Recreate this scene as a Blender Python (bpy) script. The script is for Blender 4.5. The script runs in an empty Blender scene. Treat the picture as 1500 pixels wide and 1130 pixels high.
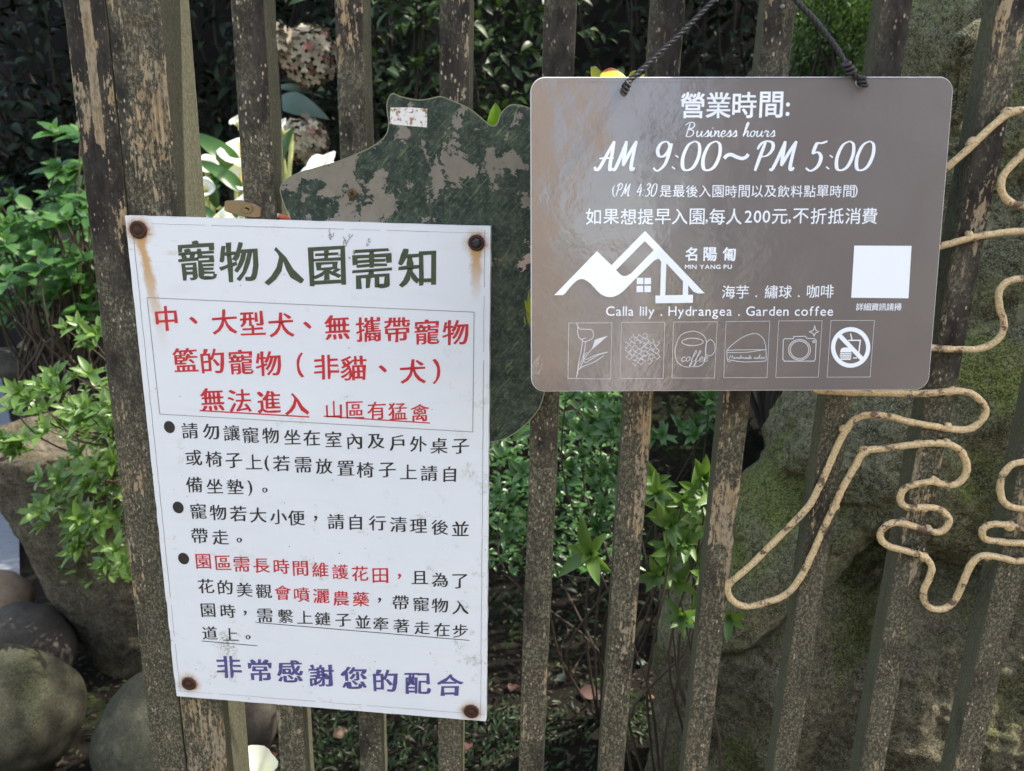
import bpy, math, random
import numpy as np
from mathutils import Vector, Matrix, noise
from mathutils.geometry import tessellate_polygon

rnd = random.Random(7)
rng = np.random.default_rng(7)
sc = bpy.context.scene
COL = sc.collection

# ------------------------------------------------------------ camera
F_PX, CW, CH = 1100.0, 1500.0, 1130.0
PITCH, YAW, ROLL, DIST, EYE = 0.2667, -0.0849, -0.02716, 0.80, 1.45
_fw = Vector((math.sin(YAW) * math.cos(PITCH), math.cos(YAW) * math.cos(PITCH), -math.sin(PITCH)))
_rt = Vector((math.cos(YAW), -math.sin(YAW), 0))
_dn = _fw.cross(_rt)
RT = math.cos(ROLL) * _rt + math.sin(ROLL) * _dn
DN = math.cos(ROLL) * _dn - math.sin(ROLL) * _rt
FW = _fw
CAM = Vector((0, -DIST, EYE))
cam_data = bpy.data.cameras.new("camera")
cam_data.lens = 36.0 * F_PX / CW
cam_data.sensor_width = 36.0
cam_data.sensor_fit = 'HORIZONTAL'
cam_data.clip_start = 0.02
cam_data.clip_end = 400
cam_data.dof.use_dof = True
cam_data.dof.focus_distance = 0.88
cam_data.dof.aperture_fstop = 8.0
cam = bpy.data.objects.new("camera", cam_data)
COL.objects.link(cam)
cam.matrix_world = Matrix(((RT.x, -DN.x, -FW.x, CAM.x), (RT.y, -DN.y, -FW.y, CAM.y), (RT.z, -DN.z, -FW.z, CAM.z), (0, 0, 0, 1)))
sc.camera = cam

# ------------------------------------------------------------ light
SUN_EL, SUN_AZ = math.radians(55), math.radians(80)      # azimuth from +Y towards +X
world = bpy.data.worlds.new("World")
sc.world = world
world.use_nodes = True
wn = world.node_tree
sky = wn.nodes.new('ShaderNodeTexSky')
sky.sky_type = 'NISHITA'
sky.sun_disc = False
sky.sun_elevation = SUN_EL
sky.sun_rotation = SUN_AZ
# uniform warm tint on the sky colour, serving as white balance
sky_tint = wn.nodes.new('ShaderNodeMix'); sky_tint.data_type = 'RGBA'; sky_tint.blend_type = 'MULTIPLY'
sky_tint.inputs[0].default_value = 1.0
wn.links.new(sky.outputs[0], sky_tint.inputs[6]); sky_tint.inputs[7].default_value = (1.34, 1.085, .855, 1)
wn.links.new(sky_tint.outputs[2], wn.nodes['Background'].inputs[0])
wn.nodes['Background'].inputs[1].default_value = 0.15
sun_data = bpy.data.lights.new("sun", 'SUN')
sun_data.energy = 2.0
sun_data.angle = math.radians(0.6)
sun_data.color = (1.0, 0.94, 0.84)
sun = bpy.data.objects.new("sun", sun_data)
COL.objects.link(sun)
SD = Vector((math.cos(SUN_EL) * math.sin(SUN_AZ), math.cos(SUN_EL) * math.cos(SUN_AZ), math.sin(SUN_EL)))
sun.rotation_euler = SD.to_track_quat('Z', 'Y').to_euler()
sc.view_settings.view_transform = 'Standard'
sc.view_settings.look = 'None'
sc.view_settings.gamma = 1
sc.view_settings.use_curve_mapping = False
sc.view_settings.exposure = 2.15
sc.render.engine = 'CYCLES'
sc.cycles.use_denoising = True
sc.cycles.max_bounces = 6

# ------------------------------------------------------------ calibration helpers
def ray(px, py):
    return RT * ((px - 750) / F_PX) + DN * ((py - 565) / F_PX) + FW

def at(px, py, y=0.0):
    d = ray(px, py)
    return CAM + d * ((y + DIST) / d.y)

def atz(px, py, z=0.0):
    d = ray(px, py)
    return CAM + d * ((z - CAM.z) / d.z)

def mpp(p):
    return (Vector(p) - CAM).dot(FW) / F_PX      # metres per photo pixel at a point

# ------------------------------------------------------------ object helpers
def tag(o, label=None, cat=None, group=None, kind=None):
    if label: o['label'] = label
    if cat: o['category'] = cat
    if group: o['group'] = group
    if kind: o['kind'] = kind
    return o

def empty(name, loc):
    o = bpy.data.objects.new(name, None)
    o.empty_display_size = 0.05
    COL.objects.link(o)
    o.location = loc
    return o

def mesh_np(name, verts, faces, mats, fmat=None, smooth=True, tint=None):
    me = bpy.data.meshes.new(name)
    me.from_pydata([tuple(v) for v in verts], [], [tuple(f) for f in faces])
    for m in (mats if isinstance(mats, (list, tuple)) else [mats]):
        me.materials.append(m)
    if fmat is not None:
        me.polygons.foreach_set('material_index', np.asarray(fmat, dtype=np.int32))
    if smooth:
        me.polygons.foreach_set('use_smooth', np.ones(len(me.polygons), dtype=bool))
    if tint is not None:
        a = me.attributes.new('tint', 'FLOAT', 'POINT')
        a.data.foreach_set('value', np.asarray(tint, dtype=np.float32))
    me.update()
    return me

def link(name, me, parent=None, loc=None, matrix=None):
    o = bpy.data.objects.new(name, me)
    COL.objects.link(o)
    if parent is not None:
        o.parent = parent
    if matrix is not None:
        o.matrix_local = matrix
    elif loc is not None:
        o.location = loc
    return o

class MB:
    """collects geometry in world coordinates; build() makes ONE mesh object, local to its parent's location"""
    def __init__(s): s.v = []; s.f = []; s.m = []; s.t = []
    def add(s, vs, fs, mat=0, tint=0.0):
        b = len(s.v)
        s.v.extend([tuple(v) for v in vs]); s.f.extend([tuple(b + i for i in f) for f in fs])
        s.m.extend([mat] * len(fs)); s.t.extend([tint] * len(vs)); return s
    def box(s, c, h, M=None, mat=0):
        vs = []
        for sx in (-1, 1):
            for sy in (-1, 1):
                for sz in (-1, 1):
                    p = Vector((sx * h[0], sy * h[1], sz * h[2]))
                    vs.append((M @ p if M else p) + Vector(c))
        return s.add(vs, [(0, 1, 3, 2), (4, 6, 7, 5), (0, 4, 5, 1), (2, 3, 7, 6), (0, 2, 6, 4), (1, 5, 7, 3)], mat)
    def tube(s, pts, r, n=10, mat=0, cap=True, jit=0.0, seed=0.0):
        pts = [Vector(p) for p in pts]
        N = len(pts)
        rs = r if isinstance(r, (list, tuple)) else [r] * N
        vs = []; fs = []
        t0 = (pts[1] - pts[0]).normalized()
        up = Vector((0, 0, 1)) if abs(t0.z) < 0.9 else Vector((0, 1, 0))
        nrm = t0.cross(up).normalized()
        for i, p in enumerate(pts):
            t = (pts[min(i + 1, N - 1)] - pts[max(i - 1, 0)]).normalized()
            nrm = (nrm - t * nrm.dot(t)).normalized()
            bi = t.cross(nrm)
            for k in range(n):
                a = 2 * math.pi * k / n
                rr = rs[i]
                d = nrm * math.cos(a) + bi * math.sin(a)
                if jit:
                    rr *= 1 + jit * noise.noise((p + d * rr * 2) * (0.6 / rs[i]) + Vector((seed, 0, 0)))
                vs.append(p + d * rr)
        for i in range(N - 1):
            for k in range(n):
                a = i * n + k; b = i * n + (k + 1) % n
                fs.append((a, b, b + n, a + n))
        if cap:
            fs.append(tuple(range(n - 1, -1, -1))); fs.append(tuple((N - 1) * n + k for k in range(n)))
        return s.add(vs, fs, mat)
    def lathe(s, prof, c, ax=Vector((0, 0, 1)), n=20, mat=0):
        ax = Vector(ax).normalized()
        u = ax.orthogonal().normalized(); w = ax.cross(u)
        vs = []; fs = []
        for r, h in prof:
            for k in range(n):
                a = 2 * math.pi * k / n
                vs.append(Vector(c) + ax * h + (u * math.cos(a) + w * math.sin(a)) * r)
        for i in range(len(prof) - 1):
            for k in range(n):
                a = i * n + k; b = i * n + (k + 1) % n
                fs.append((a, b, b + n, a + n))
        fs.append(tuple(range(n - 1, -1, -1))); fs.append(tuple((len(prof) - 1) * n + k for k in range(n)))
        return s.add(vs, fs, mat)
    def build(s, name, mats, parent=None, smooth=False, base=None, auto=None):
        off = Vector(parent.location) if parent is not None else (Vector(base) if base is not None else Vector((0, 0, 0)))
        if parent is not None and parent.parent is not None:
            off = off + Vector(parent.parent.location)
        v = np.array(s.v, dtype=float) - np.array(off)[None, :]
        me = mesh_np(name, v, s.f, mats, s.m, smooth, s.t if any(s.t) else None)
        if auto is not None:
            me.polygons.foreach_set('use_smooth', np.ones(len(me.polygons), dtype=bool))
            me.set_sharp_from_angle(angle=math.radians(auto))
        return link(name, me, parent, None if parent is not None else off)

def catmull(P, per=8, closed=False):
    P = [Vector(p) for p in P]
    n = len(P); out = []
    rngi = range(n if closed else n - 1)
    for i in rngi:
        if closed:
            a, b, c, d = P[(i - 1) % n], P[i], P[(i + 1) % n], P[(i + 2) % n]
        else:
            a, b, c, d = P[max(i - 1, 0)], P[i], P[i + 1], P[min(i + 2, n - 1)]
        for k in range(per):
            t = k / per
            out.append(0.5 * ((2 * b) + (c - a) * t + (2 * a - 5 * b + 4 * c - d) * t * t + (3 * b - a - 3 * c + d) * t ** 3))
    if not closed: out.append(P[-1])
    return out

# ------------------------------------------------------------ materials
class NT:
    def __init__(s, name):
        s.mat = bpy.data.materials.new(name); s.mat.use_nodes = True
        s.nt = s.mat.node_tree; s.bsdf = s.nt.nodes['Principled BSDF']; s.out = s.nt.nodes['Material Output']
        s._c = None
    def n(s, typ, **k):
        x = s.nt.nodes.new(typ)
        for a, b in k.items(): setattr(x, a, b)
        return x
    def set(s, sock, v):
        if isinstance(v, bpy.types.NodeSocket): s.nt.links.new(v, sock)
        elif isinstance(v, (tuple, list)) and len(v) == 3 and sock.type == 'RGBA': sock.default_value = (*v, 1)
        else: sock.default_value = v
    def co(s, which='Object'):
        if s._c is None: s._c = s.n('ShaderNodeTexCoord')
        return s._c.outputs[which]
    def rand(s):
        return s.n('ShaderNodeObjectInfo').outputs['Random']
    def attr(s, name='tint'):
        return s.n('ShaderNodeAttribute', attribute_name=name).outputs['Fac']
    def vmath(s, op, a, b):
        x = s.n('ShaderNodeVectorMath', operation=op); s.set(x.inputs[0], a); s.set(x.inputs[1], b); return x.outputs[0]
    def vec(s, scale=(1, 1, 1), rnd=False, src=None):
        v = s.vmath('MULTIPLY', src or s.co(), tuple(scale))
        if rnd:
            c = s.n('ShaderNodeCombineXYZ'); r = s.math('MULTIPLY', s.rand(), 97.0)
            s.set(c.inputs[0], r); s.set(c.inputs[1], r); s.set(c.inputs[2], r)
            v = s.vmath('ADD', v, c.outputs[0])
        return v
    def noise(s, v, scale, detail=4, rough=0.55, dist=0.0):
        x = s.n('ShaderNodeTexNoise'); s.set(x.inputs['Vector'], v); x.inputs['Scale'].default_value = scale
        x.inputs['Detail'].default_value = detail; x.inputs['Roughness'].default_value = rough; x.inputs['Distortion'].default_value = dist
        return x.outputs['Fac']
    def vor(s, v, scale, feature='F1', out='Distance', rand=1.0):
        x = s.n('ShaderNodeTexVoronoi', feature=feature); s.set(x.inputs['Vector'], v); x.inputs['Scale'].default_value = scale
        x.inputs['Randomness'].default_value = rand
        return x.outputs[out]
    def math(s, op, a, b=0.0, c=None, clamp=False):
        x = s.n('ShaderNodeMath', operation=op, use_clamp=clamp); s.set(x.inputs[0], a); s.set(x.inputs[1], b)
        if c is not None: s.set(x.inputs[2], c)
        return x.outputs[0]
    def step(s, f, lo, hi):
        x = s.n('ShaderNodeMapRange', interpolation_type='SMOOTHSTEP'); s.set(x.inputs[0], f)
        x.inputs[1].default_value = lo; x.inputs[2].default_value = hi; return x.outputs[0]
    def mix(s, f, a, b):
        x = s.n('ShaderNodeMix', data_type='RGBA'); s.set(x.inputs[0], f); s.set(x.inputs[6], a); s.set(x.inputs[7], b); return x.outputs[2]
    def sep(s, v=None):
        x = s.n('ShaderNodeSeparateXYZ'); s.set(x.inputs[0], v or s.co()); return x.outputs
    def bump(s, h, strength=0.5, dist=0.001, nrm=None):
        x = s.n('ShaderNodeBump'); s.set(x.inputs['Height'], h); x.inputs['Strength'].default_value = strength; x.inputs['Distance'].default_value = dist
        if nrm is not None: s.set(x.inputs['Normal'], nrm)
        return x.outputs[0]
    def fin(s, color=None, rough=None, normal=None, metal=None, spec=None, coat=None):
        b = s.bsdf
        if color is not None: s.set(b.inputs['Base Color'], color)
        if rough is not None: s.set(b.inputs['Roughness'], rough)
        if normal is not None: s.set(b.inputs['Normal'], normal)
        if metal is not None: s.set(b.inputs['Metallic'], metal)
        if spec is not None: s.set(b.inputs['Specular IOR Level'], spec)
        if coat is not None: s.set(b.inputs['Coat Weight'], coat); b.inputs['Coat Roughness'].default_value = 0.04
        return s.mat

def m_plain(name, col, rough=0.5, metal=0.0, var=0.0, nscale=60, bump=0.0, spec=0.5):
    t = NT(name)
    c = col
    nz = t.noise(t.vec(rnd=True), nscale, 4)
    if var: c = t.mix(nz, tuple(x * (1 - var) for x in col), tuple(min(1, x * (1 + var)) for x in col))
    return t.fin(c, rough, t.bump(nz, bump, 0.001) if bump else None, metal, spec)

def m_oldpaint(name, tan_amt=0.0, dark=(0.021, 0.018, 0.0155), scrapes=()):
    """dark stain flaking off tan wood, streaked along the grain, with grey-green algae bloom"""
    t = NT(name)
    big = t.noise(t.vec((1, 1, .35), True), 12, 3, .6)
    mid = t.noise(t.vec((1, 1, .42), True), 55, 5, .72)
    fl = t.noise(t.vec((1, 1, .45), True), 230, 4, .7)
    grain = t.noise(t.vec((1, 1, .06), True), 300, 3, .6)
    s_ = t.math('ADD', t.math('MULTIPLY', big, .46), t.math('MULTIPLY', mid, .30))
    s_ = t.math('ADD', s_, t.math('MULTIPLY', fl, .24))
    s_ = t.math('ADD', s_, t.math('MULTIPLY', t.math('SUBTRACT', grain, .5), .16))
    for (sx, hw, z0, z1, amt) in scrapes:        # long bare scrapes where something has rubbed
        xz = t.sep()
        wv = t.math('MULTIPLY', t.math('SUBTRACT', t.noise(t.vec((1, 1, .5)), 90, 3), .5), .004)
        mx = t.step(t.math('ABSOLUTE', t.math('ADD', t.math('SUBTRACT', xz[0], sx), wv)), hw * 1.25, hw * .6)
        mz = t.math('MULTIPLY', t.step(xz[2], z0 - .006, z0 + .02), t.step(xz[2], z1 + .006, z1 - .02))
        s_ = t.math('ADD', s_, t.math('MULTIPLY', t.math('MULTIPLY', mx, mz), amt))
    peel = t.step(s_, .552 - tan_amt, .572 - tan_amt)
    wood = t.mix(t.step(grain, .3, .7), (.19, .13, .070), (.42, .315, .19))
    wood = t.mix(t.step(t.noise(t.vec((1, 1, .5), True), 28, 3), .42, .62), wood, (.30, .245, .165))
    wood = t.mix(t.math('MULTIPLY', t.step(fl, .55, .40), .55), wood, (.10, .075, .05))
    paint = t.mix(t.step(mid, .35, .7), tuple(x * .8 for x in dark), tuple(x * 2.4 for x in dark))
    z = t.sep()[2]
    low = t.step(z, 1.55, .75)
    blo = t.math('ADD', t.noise(t.vec((1, 1, .6), True), 14, 4, .62), t.math('MULTIPLY', low, .17))
    bloom = t.step(blo, .44, .66)
    speck = t.step(t.noise(t.vec((1, 1, .7), True), 330, 3, .8), .47, .60)
    paint = t.mix(t.math('MULTIPLY', bloom, t.math('ADD', .22, t.math('MULTIPLY', speck, .78))), paint, (.172, .158, .104))
    paint = t.mix(t.math('MULTIPLY', t.step(fl, .60, .68), .7), paint, (.20, .165, .110))
    dots = t.step(t.vor(t.vec((1, 1, .5), True), 190), .24, .12)
    dm = t.step(t.noise(t.vec((1, 1, .5), True), 26, 2), .46, .58)
    paint = t.mix(t.math('MULTIPLY', dots, dm), paint, (.40, .33, .25))
    col = t.mix(peel, paint, wood)
    h = t.math('ADD', t.math('SUBTRACT', 1.0, peel), t.math('MULTIPLY', grain, .6))
    h = t.math('ADD', h, t.math('MULTIPLY', fl, .7))
    return t.fin(col, t.math('ADD', .60, t.math('MULTIPLY', peel, .25)), t.bump(h, .8, .0011), spec=.12)

def m_algae(name):
    t = NT(name)
    v = t.vec((1, 1, .12), True)
    g = t.noise(v, 180, 5, .65); b = t.noise(t.vec((1, 1, .5), True), 14, 4); f = t.noise(t.vec((1, 1, .7), True), 340, 3, .8)
    c = t.mix(g, (.034, .036, .021), (.098, .096, .064))
    c = t.mix(t.step(b, .55, .7), c, (.024, .027, .020))
    c = t.mix(t.math('MULTIPLY', t.step(f, .45, .62), .5), c, (.135, .13, .095))
    return t.fin(c, .85, t.bump(t.math('ADD', g, f), .9, .0010), spec=.1)

def m_leaf(name, c1, c2, rough=0.38, trans=0.25, vein=True, spec=.5, dull=None):
    t = NT(name)
    f = t.math('FRACT', t.math('ADD', t.attr('tint'), t.math('MULTIPLY', t.rand(), 1.0)))
    c = t.mix(f, c1, c2)
    nz = t.noise(t.vec(rnd=True), 35, 3)
    c = t.mix(t.math('MULTIPLY', nz, .5), c, tuple(x * .55 for x in c1))
    t.fin(c, rough, t.bump(nz, .25, .002), spec=spec)
    tr = t.n('ShaderNodeBsdfTranslucent')
    t.set(tr.inputs[0], t.mix(.5, c, (c2[0] * 1.6, c2[1] * 1.7, c2[2] * .6)))
    mx = t.n('ShaderNodeMixShader'); mx.inputs[0].default_value = trans
    t.nt.links.new(t.bsdf.outputs[0], mx.inputs[1]); t.nt.links.new(tr.outputs[0], mx.inputs[2])
    t.nt.links.new(mx.outputs[0], t.out.inputs[0])
    return t.mat

def m_rock(name, base=(.12, .105, .075), dark=(.035, .032, .024), moss=(.055, .075, .018), moss_amt=.0, pale=(.24, .23, .18), scale=1.0, b=.8, fz=1.0):
    t = NT(name)
    o = t.co()
    n1 = t.noise(o, 5 * scale, 6, .62, .3); n2 = t.noise(o, 30 * scale, 8, .75, .4); n3 = t.noise(o, 150 * scale, 4, .85, .8); n4 = t.noise(o, 380 * scale, 3, .8, .3)
    mu = t.noise(o, 11 * scale, 5, .6, .8)
    c = t.mix(t.step(n2, .28, .66), dark, base)
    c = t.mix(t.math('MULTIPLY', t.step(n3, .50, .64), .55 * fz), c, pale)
    c = t.mix(t.math('MULTIPLY', t.step(n3, .47, .38), .60 * fz), c, tuple(x * .7 for x in dark))  # bump hollows darkened, painting in crevice shade
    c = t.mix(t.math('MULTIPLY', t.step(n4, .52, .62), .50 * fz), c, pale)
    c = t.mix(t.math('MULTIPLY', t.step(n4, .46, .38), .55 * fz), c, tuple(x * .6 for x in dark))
    c = t.mix(t.math('MULTIPLY', t.math('MULTIPLY', t.step(mu, .54, .66), t.step(n2, .42, .58)), .45), c, tuple(x * .95 for x in pale))  # pale blotches painted in place of sun patches on the rock slope
    nz = t.n('ShaderNodeNewGeometry').outputs['Normal']
    up = t.sep(nz)[2]
    mm = t.step(t.math('ADD', n1, t.math('ADD', t.math('MULTIPLY', up, .07), t.math('MULTIPLY', t.math('SUBTRACT', n2, .5), .22))), .50 - moss_amt, .68 - moss_amt)
    mossc = t.mix(t.step(t.math('ADD', t.math('MULTIPLY', n3, .5), t.math('MULTIPLY', n4, .5)), .44, .56), tuple(x * .35 for x in moss), tuple(x * 1.8 for x in moss))
    c = t.mix(t.math('MULTIPLY', mm, .75), c, mossc)
    nb = t.bump(n2, b, .010)
    nb = t.bump(n3, b, .0050, nb)
    nb = t.bump(n4, b, .0022, nb)
    return t.fin(c, .95, nb, spec=.1)

M = {}
M['bar'] = m_oldpaint('flaking_dark_stain', -.006)
M['bar_tan'] = m_oldpaint('heavily_flaked_stain', .013)
M['algae'] = m_algae('algae_wood')
M['post'] = m_oldpaint('stained_post_with_scrape', -.004, scrapes=((at(131, 60).x + .5188, .0050, at(131, 128).z - .06, 2.2, .42), (at(145, 262).x + .5188, .013, at(145, 272).z - .06, at(145, 246).z - .06, .06)))
M['bolt'] = m_plain('rusty_bolt', (.055, .022, .012), .7, .3, .5, 300, .6)
M['boltc'] = m_plain('bolt_core', (.045, .05, .06), .35, .7, .4, 400, .3)
M['print_green'] = m_plain('olive_print', (.052, .070, .038), .45, 0, .25, 150)
M['print_red'] = m_plain('red_print', (.55, .022, .032), .45, 0, .15, 150)
M['print_black'] = m_plain('black_print', (.022, .020, .018), .45, 0, .3, 150)
M['print_blue'] = m_plain('violet_blue_print', (.085, .075, .24), .45, 0, .2, 150)
M['print_white'] = m_plain('white_print', (.80, .84, .90), .35, 0)
M['print_pale'] = m_plain('thin_white_print', (.62, .63, .66), .35, 0)
M['rope'] = m_plain('black_cord', (.018, .018, .020), .6, 0, .4, 900, .5)
M['brass'] = m_plain('tarnished_brass', (.27, .19, .10), .45, .6, .25, 220, .15)
M['brass_dark'] = m_plain('dark_brass', (.12, .075, .03), .5, .7, .3, 220, .15)
M['black'] = m_plain('blackness', (.006, .005, .004), .8)
M['chalk'] = m_plain('chipped_white_paint', (.72, .68, .60), .5, 0, .3, 500, .4)
M['redpaint'] = m_plain('red_orange_paint', (.62, .13, .05), .45, 0, .3, 400, .3)

def m_whiteboard():
    t = NT('weathered_white_board')
    x, _, z = t.sep()[0:3]
    o = t.co()
    base = t.mix(t.noise(o, 9, 3), (.70, .73, .78), (.78, .80, .83))
    streak = t.noise(t.vec((1, 1, 5)), 12, 5, .6)
    base = t.mix(t.math('MULTIPLY', t.step(streak, .5, .8), .25), base, (.60, .62, .60))
    # algae blotches denser low down
    n1 = t.noise(o, 34, 6, .72); n2 = t.noise(o, 260, 4, .75); n3 = t.noise(o, 9, 3)
    zone = t.step(z, .02, -.52)
    bl = t.math('MULTIPLY', t.step(t.math('ADD', n1, t.math('MULTIPLY', n3, .35)), .74, .90), t.step(n2, .40, .62))
    bl = t.math('MULTIPLY', bl, t.math('ADD', .12, t.math('MULTIPLY', zone, .88)))
    c = t.mix(t.math('MULTIPLY', bl, .8), base, (.20, .20, .11))
    sp = t.math('MULTIPLY', t.step(t.vor(o, 85), .09, .05), t.step(t.noise(o, 30, 2), .5, .6))
    c = t.mix(t.math('MULTIPLY', sp, .7), c, (.13, .10, .06))
    # scuffs near the top middle
    sc_ = t.math('MULTIPLY', t.step(t.noise(t.vec((1.2, 1, 11)), 22, 4, .7), .56, .72), t.step(z, -.075, -.02))
    sc_ = t.math('MULTIPLY', sc_, t.math('MULTIPLY', t.step(x, -.12, -.04), t.step(x, .13, .02)))
    c = t.mix(t.math('MULTIPLY', sc_, .75), c, (.42, .34, .19))
    # rust below the fixings
    def stain(cx, cz, r, run, wx, lean=0.0):
        nonlocal c
        dx = t.math('SUBTRACT', x, cx); dz = t.math('SUBTRACT', z, cz)
        wob = t.math('MULTIPLY', t.math('SUBTRACT', t.noise(o, 90, 4, .7), .5), .012)
        d = t.math('SQRT', t.math('ADD', t.math('POWER', dx, 2.0), t.math('POWER', dz, 2.0)))
        d = t.math('ADD', d, wob)
        ring = t.step(d, r * 1.55, r * .9)
        c = t.mix(t.math('MULTIPLY', ring, .95), c, (.20, .075, .022))
        halo = t.step(d, r * 2.4, r * 1.1)
        c = t.mix(t.math('MULTIPLY', halo, .45), c, (.46, .24, .08))
        if run:
            dxl = t.math('ABSOLUTE', t.math('ADD', t.math('ADD', dx, t.math('MULTIPLY', dz, lean)), wob))
            a = t.step(dxl, wx, wx * .25)
            bb = t.math('MULTIPLY', t.step(dz, -run, -run * .15), t.step(dz, .004, -.004))
            c = t.mix(t.math('MULTIPLY', t.math('MULTIPLY', a, bb), .95), c, (.52, .31, .12))
    for args in RUST: stain(*args)
    h = t.math('ADD', t.noise(o, 28, 3), t.math('MULTIPLY', t.noise(o, 300, 3), .25))
    return t.fin(c, t.math('ADD', .34, t.math('MULTIPLY', bl, .4)), t.bump(h, .25, .0012), spec=.45)

def m_brown():
    t = NT('glossy_taupe_film')
    o = t.co()
    c = t.mix(t.noise(o, 7, 4), (.150, .126, .120), (.163, .138, .132))
    sc_ = t.math('MULTIPLY', t.step(t.noise(t.vec((9, 1, 2)), 14, 3, .8), .68, .74), .25)
    c = t.mix(sc_, c, (.26, .24, .23))
    n1 = t.noise(o, 5, 2); n2 = t.noise(o, 300, 3, .6); n3 = t.noise(o, 45, 3, .5)
    nb = t.bump(n1, .5, .012)
    nb = t.bump(n3, .16, .0030, nb)
    nb = t.bump(n2, .30, .00032, nb)
    t.bsdf.inputs['Coat IOR'].default_value = 1.8
    t.set(t.bsdf.inputs['Coat Normal'], nb)
    return t.fin(c, .45, None, spec=.3, coat=1.0)

def m_greenboard():
    t = NT('peeled_dark_green_film')
    o = t.co(); x, _, z = t.sep()[0:3]
    mid = t.noise(o, 24, 7, .66, .4); big = t.noise(o, 7, 3); fine = t.noise(o, 190, 4, .7)
    green = t.mix(t.step(t.noise(o, 60, 5, .7), .35, .7), (.012, .024, .019), (.050, .064, .048))
    # radiating pale scratches (an old leaf print)
    rot = t.n('ShaderNodeVectorRotate', rotation_type='Y_AXIS'); t.set(rot.inputs['Vector'], o); rot.inputs['Angle'].default_value = .9
    st = t.noise(t.vmath('MULTIPLY', rot.outputs[0], (4, 1, 26)), 12, 5, .75)
    green = t.mix(t.math('MULTIPLY', t.step(st, .52, .66), t.step(big, .38, .55)), green, (.12, .165, .075))
    green = t.mix(t.math('MULTIPLY', t.step(fine, .50, .64), .45), green, (.12, .15, .11))
    left = t.step(x, -.01, -.085)
    s_ = t.math('ADD', t.math('ADD', t.math('MULTIPLY', mid, .75), t.math('MULTIPLY', big, .25)), t.math('MULTIPLY', t.math('MULTIPLY', left, t.step(z, .00, .045)), .085))
    low = t.step(z, .08, -.10)
    s_ = t.math('SUBTRACT', s_, t.math('MULTIPLY', low, .10))
    s_ = t.math('ADD', s_, t.math('MULTIPLY', t.math('SUBTRACT', fine, .5), .14))
    peel = t.step(s_, .542, .550)
    under = t.mix(t.noise(o, 40, 4), (.15, .135, .105), (.27, .235, .19))
    under = t.mix(t.math('MULTIPLY', t.step(t.noise(o, 110, 5, .7), .5, .7), .6), under, (.12, .125, .085))
    hot = t.step(t.noise(t.vec((1, 1, 1)), 12, 3), .62, .66)
    under = t.mix(t.math('MULTIPLY', hot, .8), under, (.50, .36, .30))
    mold = t.step(t.noise(o, 16, 5, .7), .58, .70)
    c = t.mix(peel, green, under)
    c = t.mix(t.math('MULTIPLY', mold, .45), c, (.12, .13, .075))
    h = t.math('ADD', t.math('SUBTRACT', 1.0, peel), t.math('MULTIPLY', fine, .3))
    return t.fin(c, t.math('ADD', .42, t.math('MULTIPLY', peel, .15)), t.bump(h, .5, .0007), spec=.3)

def m_wire():
    t = NT('gold_painted_rusty_wire')
    o = t.co()
    n1 = t.noise(o, 60, 5, .7); n2 = t.noise(o, 400, 4, .75)
    c = t.mix(t.step(n2, .28, .62), (.36, .24, .105), (.68, .52, .30))
    c = t.mix(t.step(t.math('ADD', n1, t.math('MULTIPLY', n2, .30)), .69, .76), c, (.13, .085, .055))
    c = t.mix(t.math('MULTIPLY', t.step(t.noise(o, 260, 3, .8), .62, .68), .5), c, (.13, .085, .05))
    c = t.mix(t.step(t.noise(o, 130, 4, .7), .62, .7), c, (.50, .47, .40))
    return t.fin(c, .5, t.bump(t.math('ADD', n1, n2), .9, .0012), metal=.1, spec=.4)
M['green'] = m_greenboard()
M['wire'] = m_wire()
M['brown'] = m_brown()
M['brown_edge'] = m_plain('pale_board_edge', (.66, .66, .68), .5)

# ------------------------------------------------------------ setting: terrain
def sst(a, b, x):
    t = max(0.0, min(1.0, (x - a) / (b - a))); return t * t * (3 - 2 * t)

def ground_h(x, y):
    h = 1.05 * sst(1.25, 2.7, y) + 2.6 * sst(3.0, 4.1, y)
    side = sst(-.84, -.76, x / max(.3, y + .8)) if y > -.3 else 1
    h *= side
    h += .018 * noise.noise(Vector((x * 3, y * 3, 1))) * min(1, max(0, y + .3) * 2) * side
    if y > .1: h += .006 * noise.noise(Vector((x * 30, y * 30, 4))) * side
    return h

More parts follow.
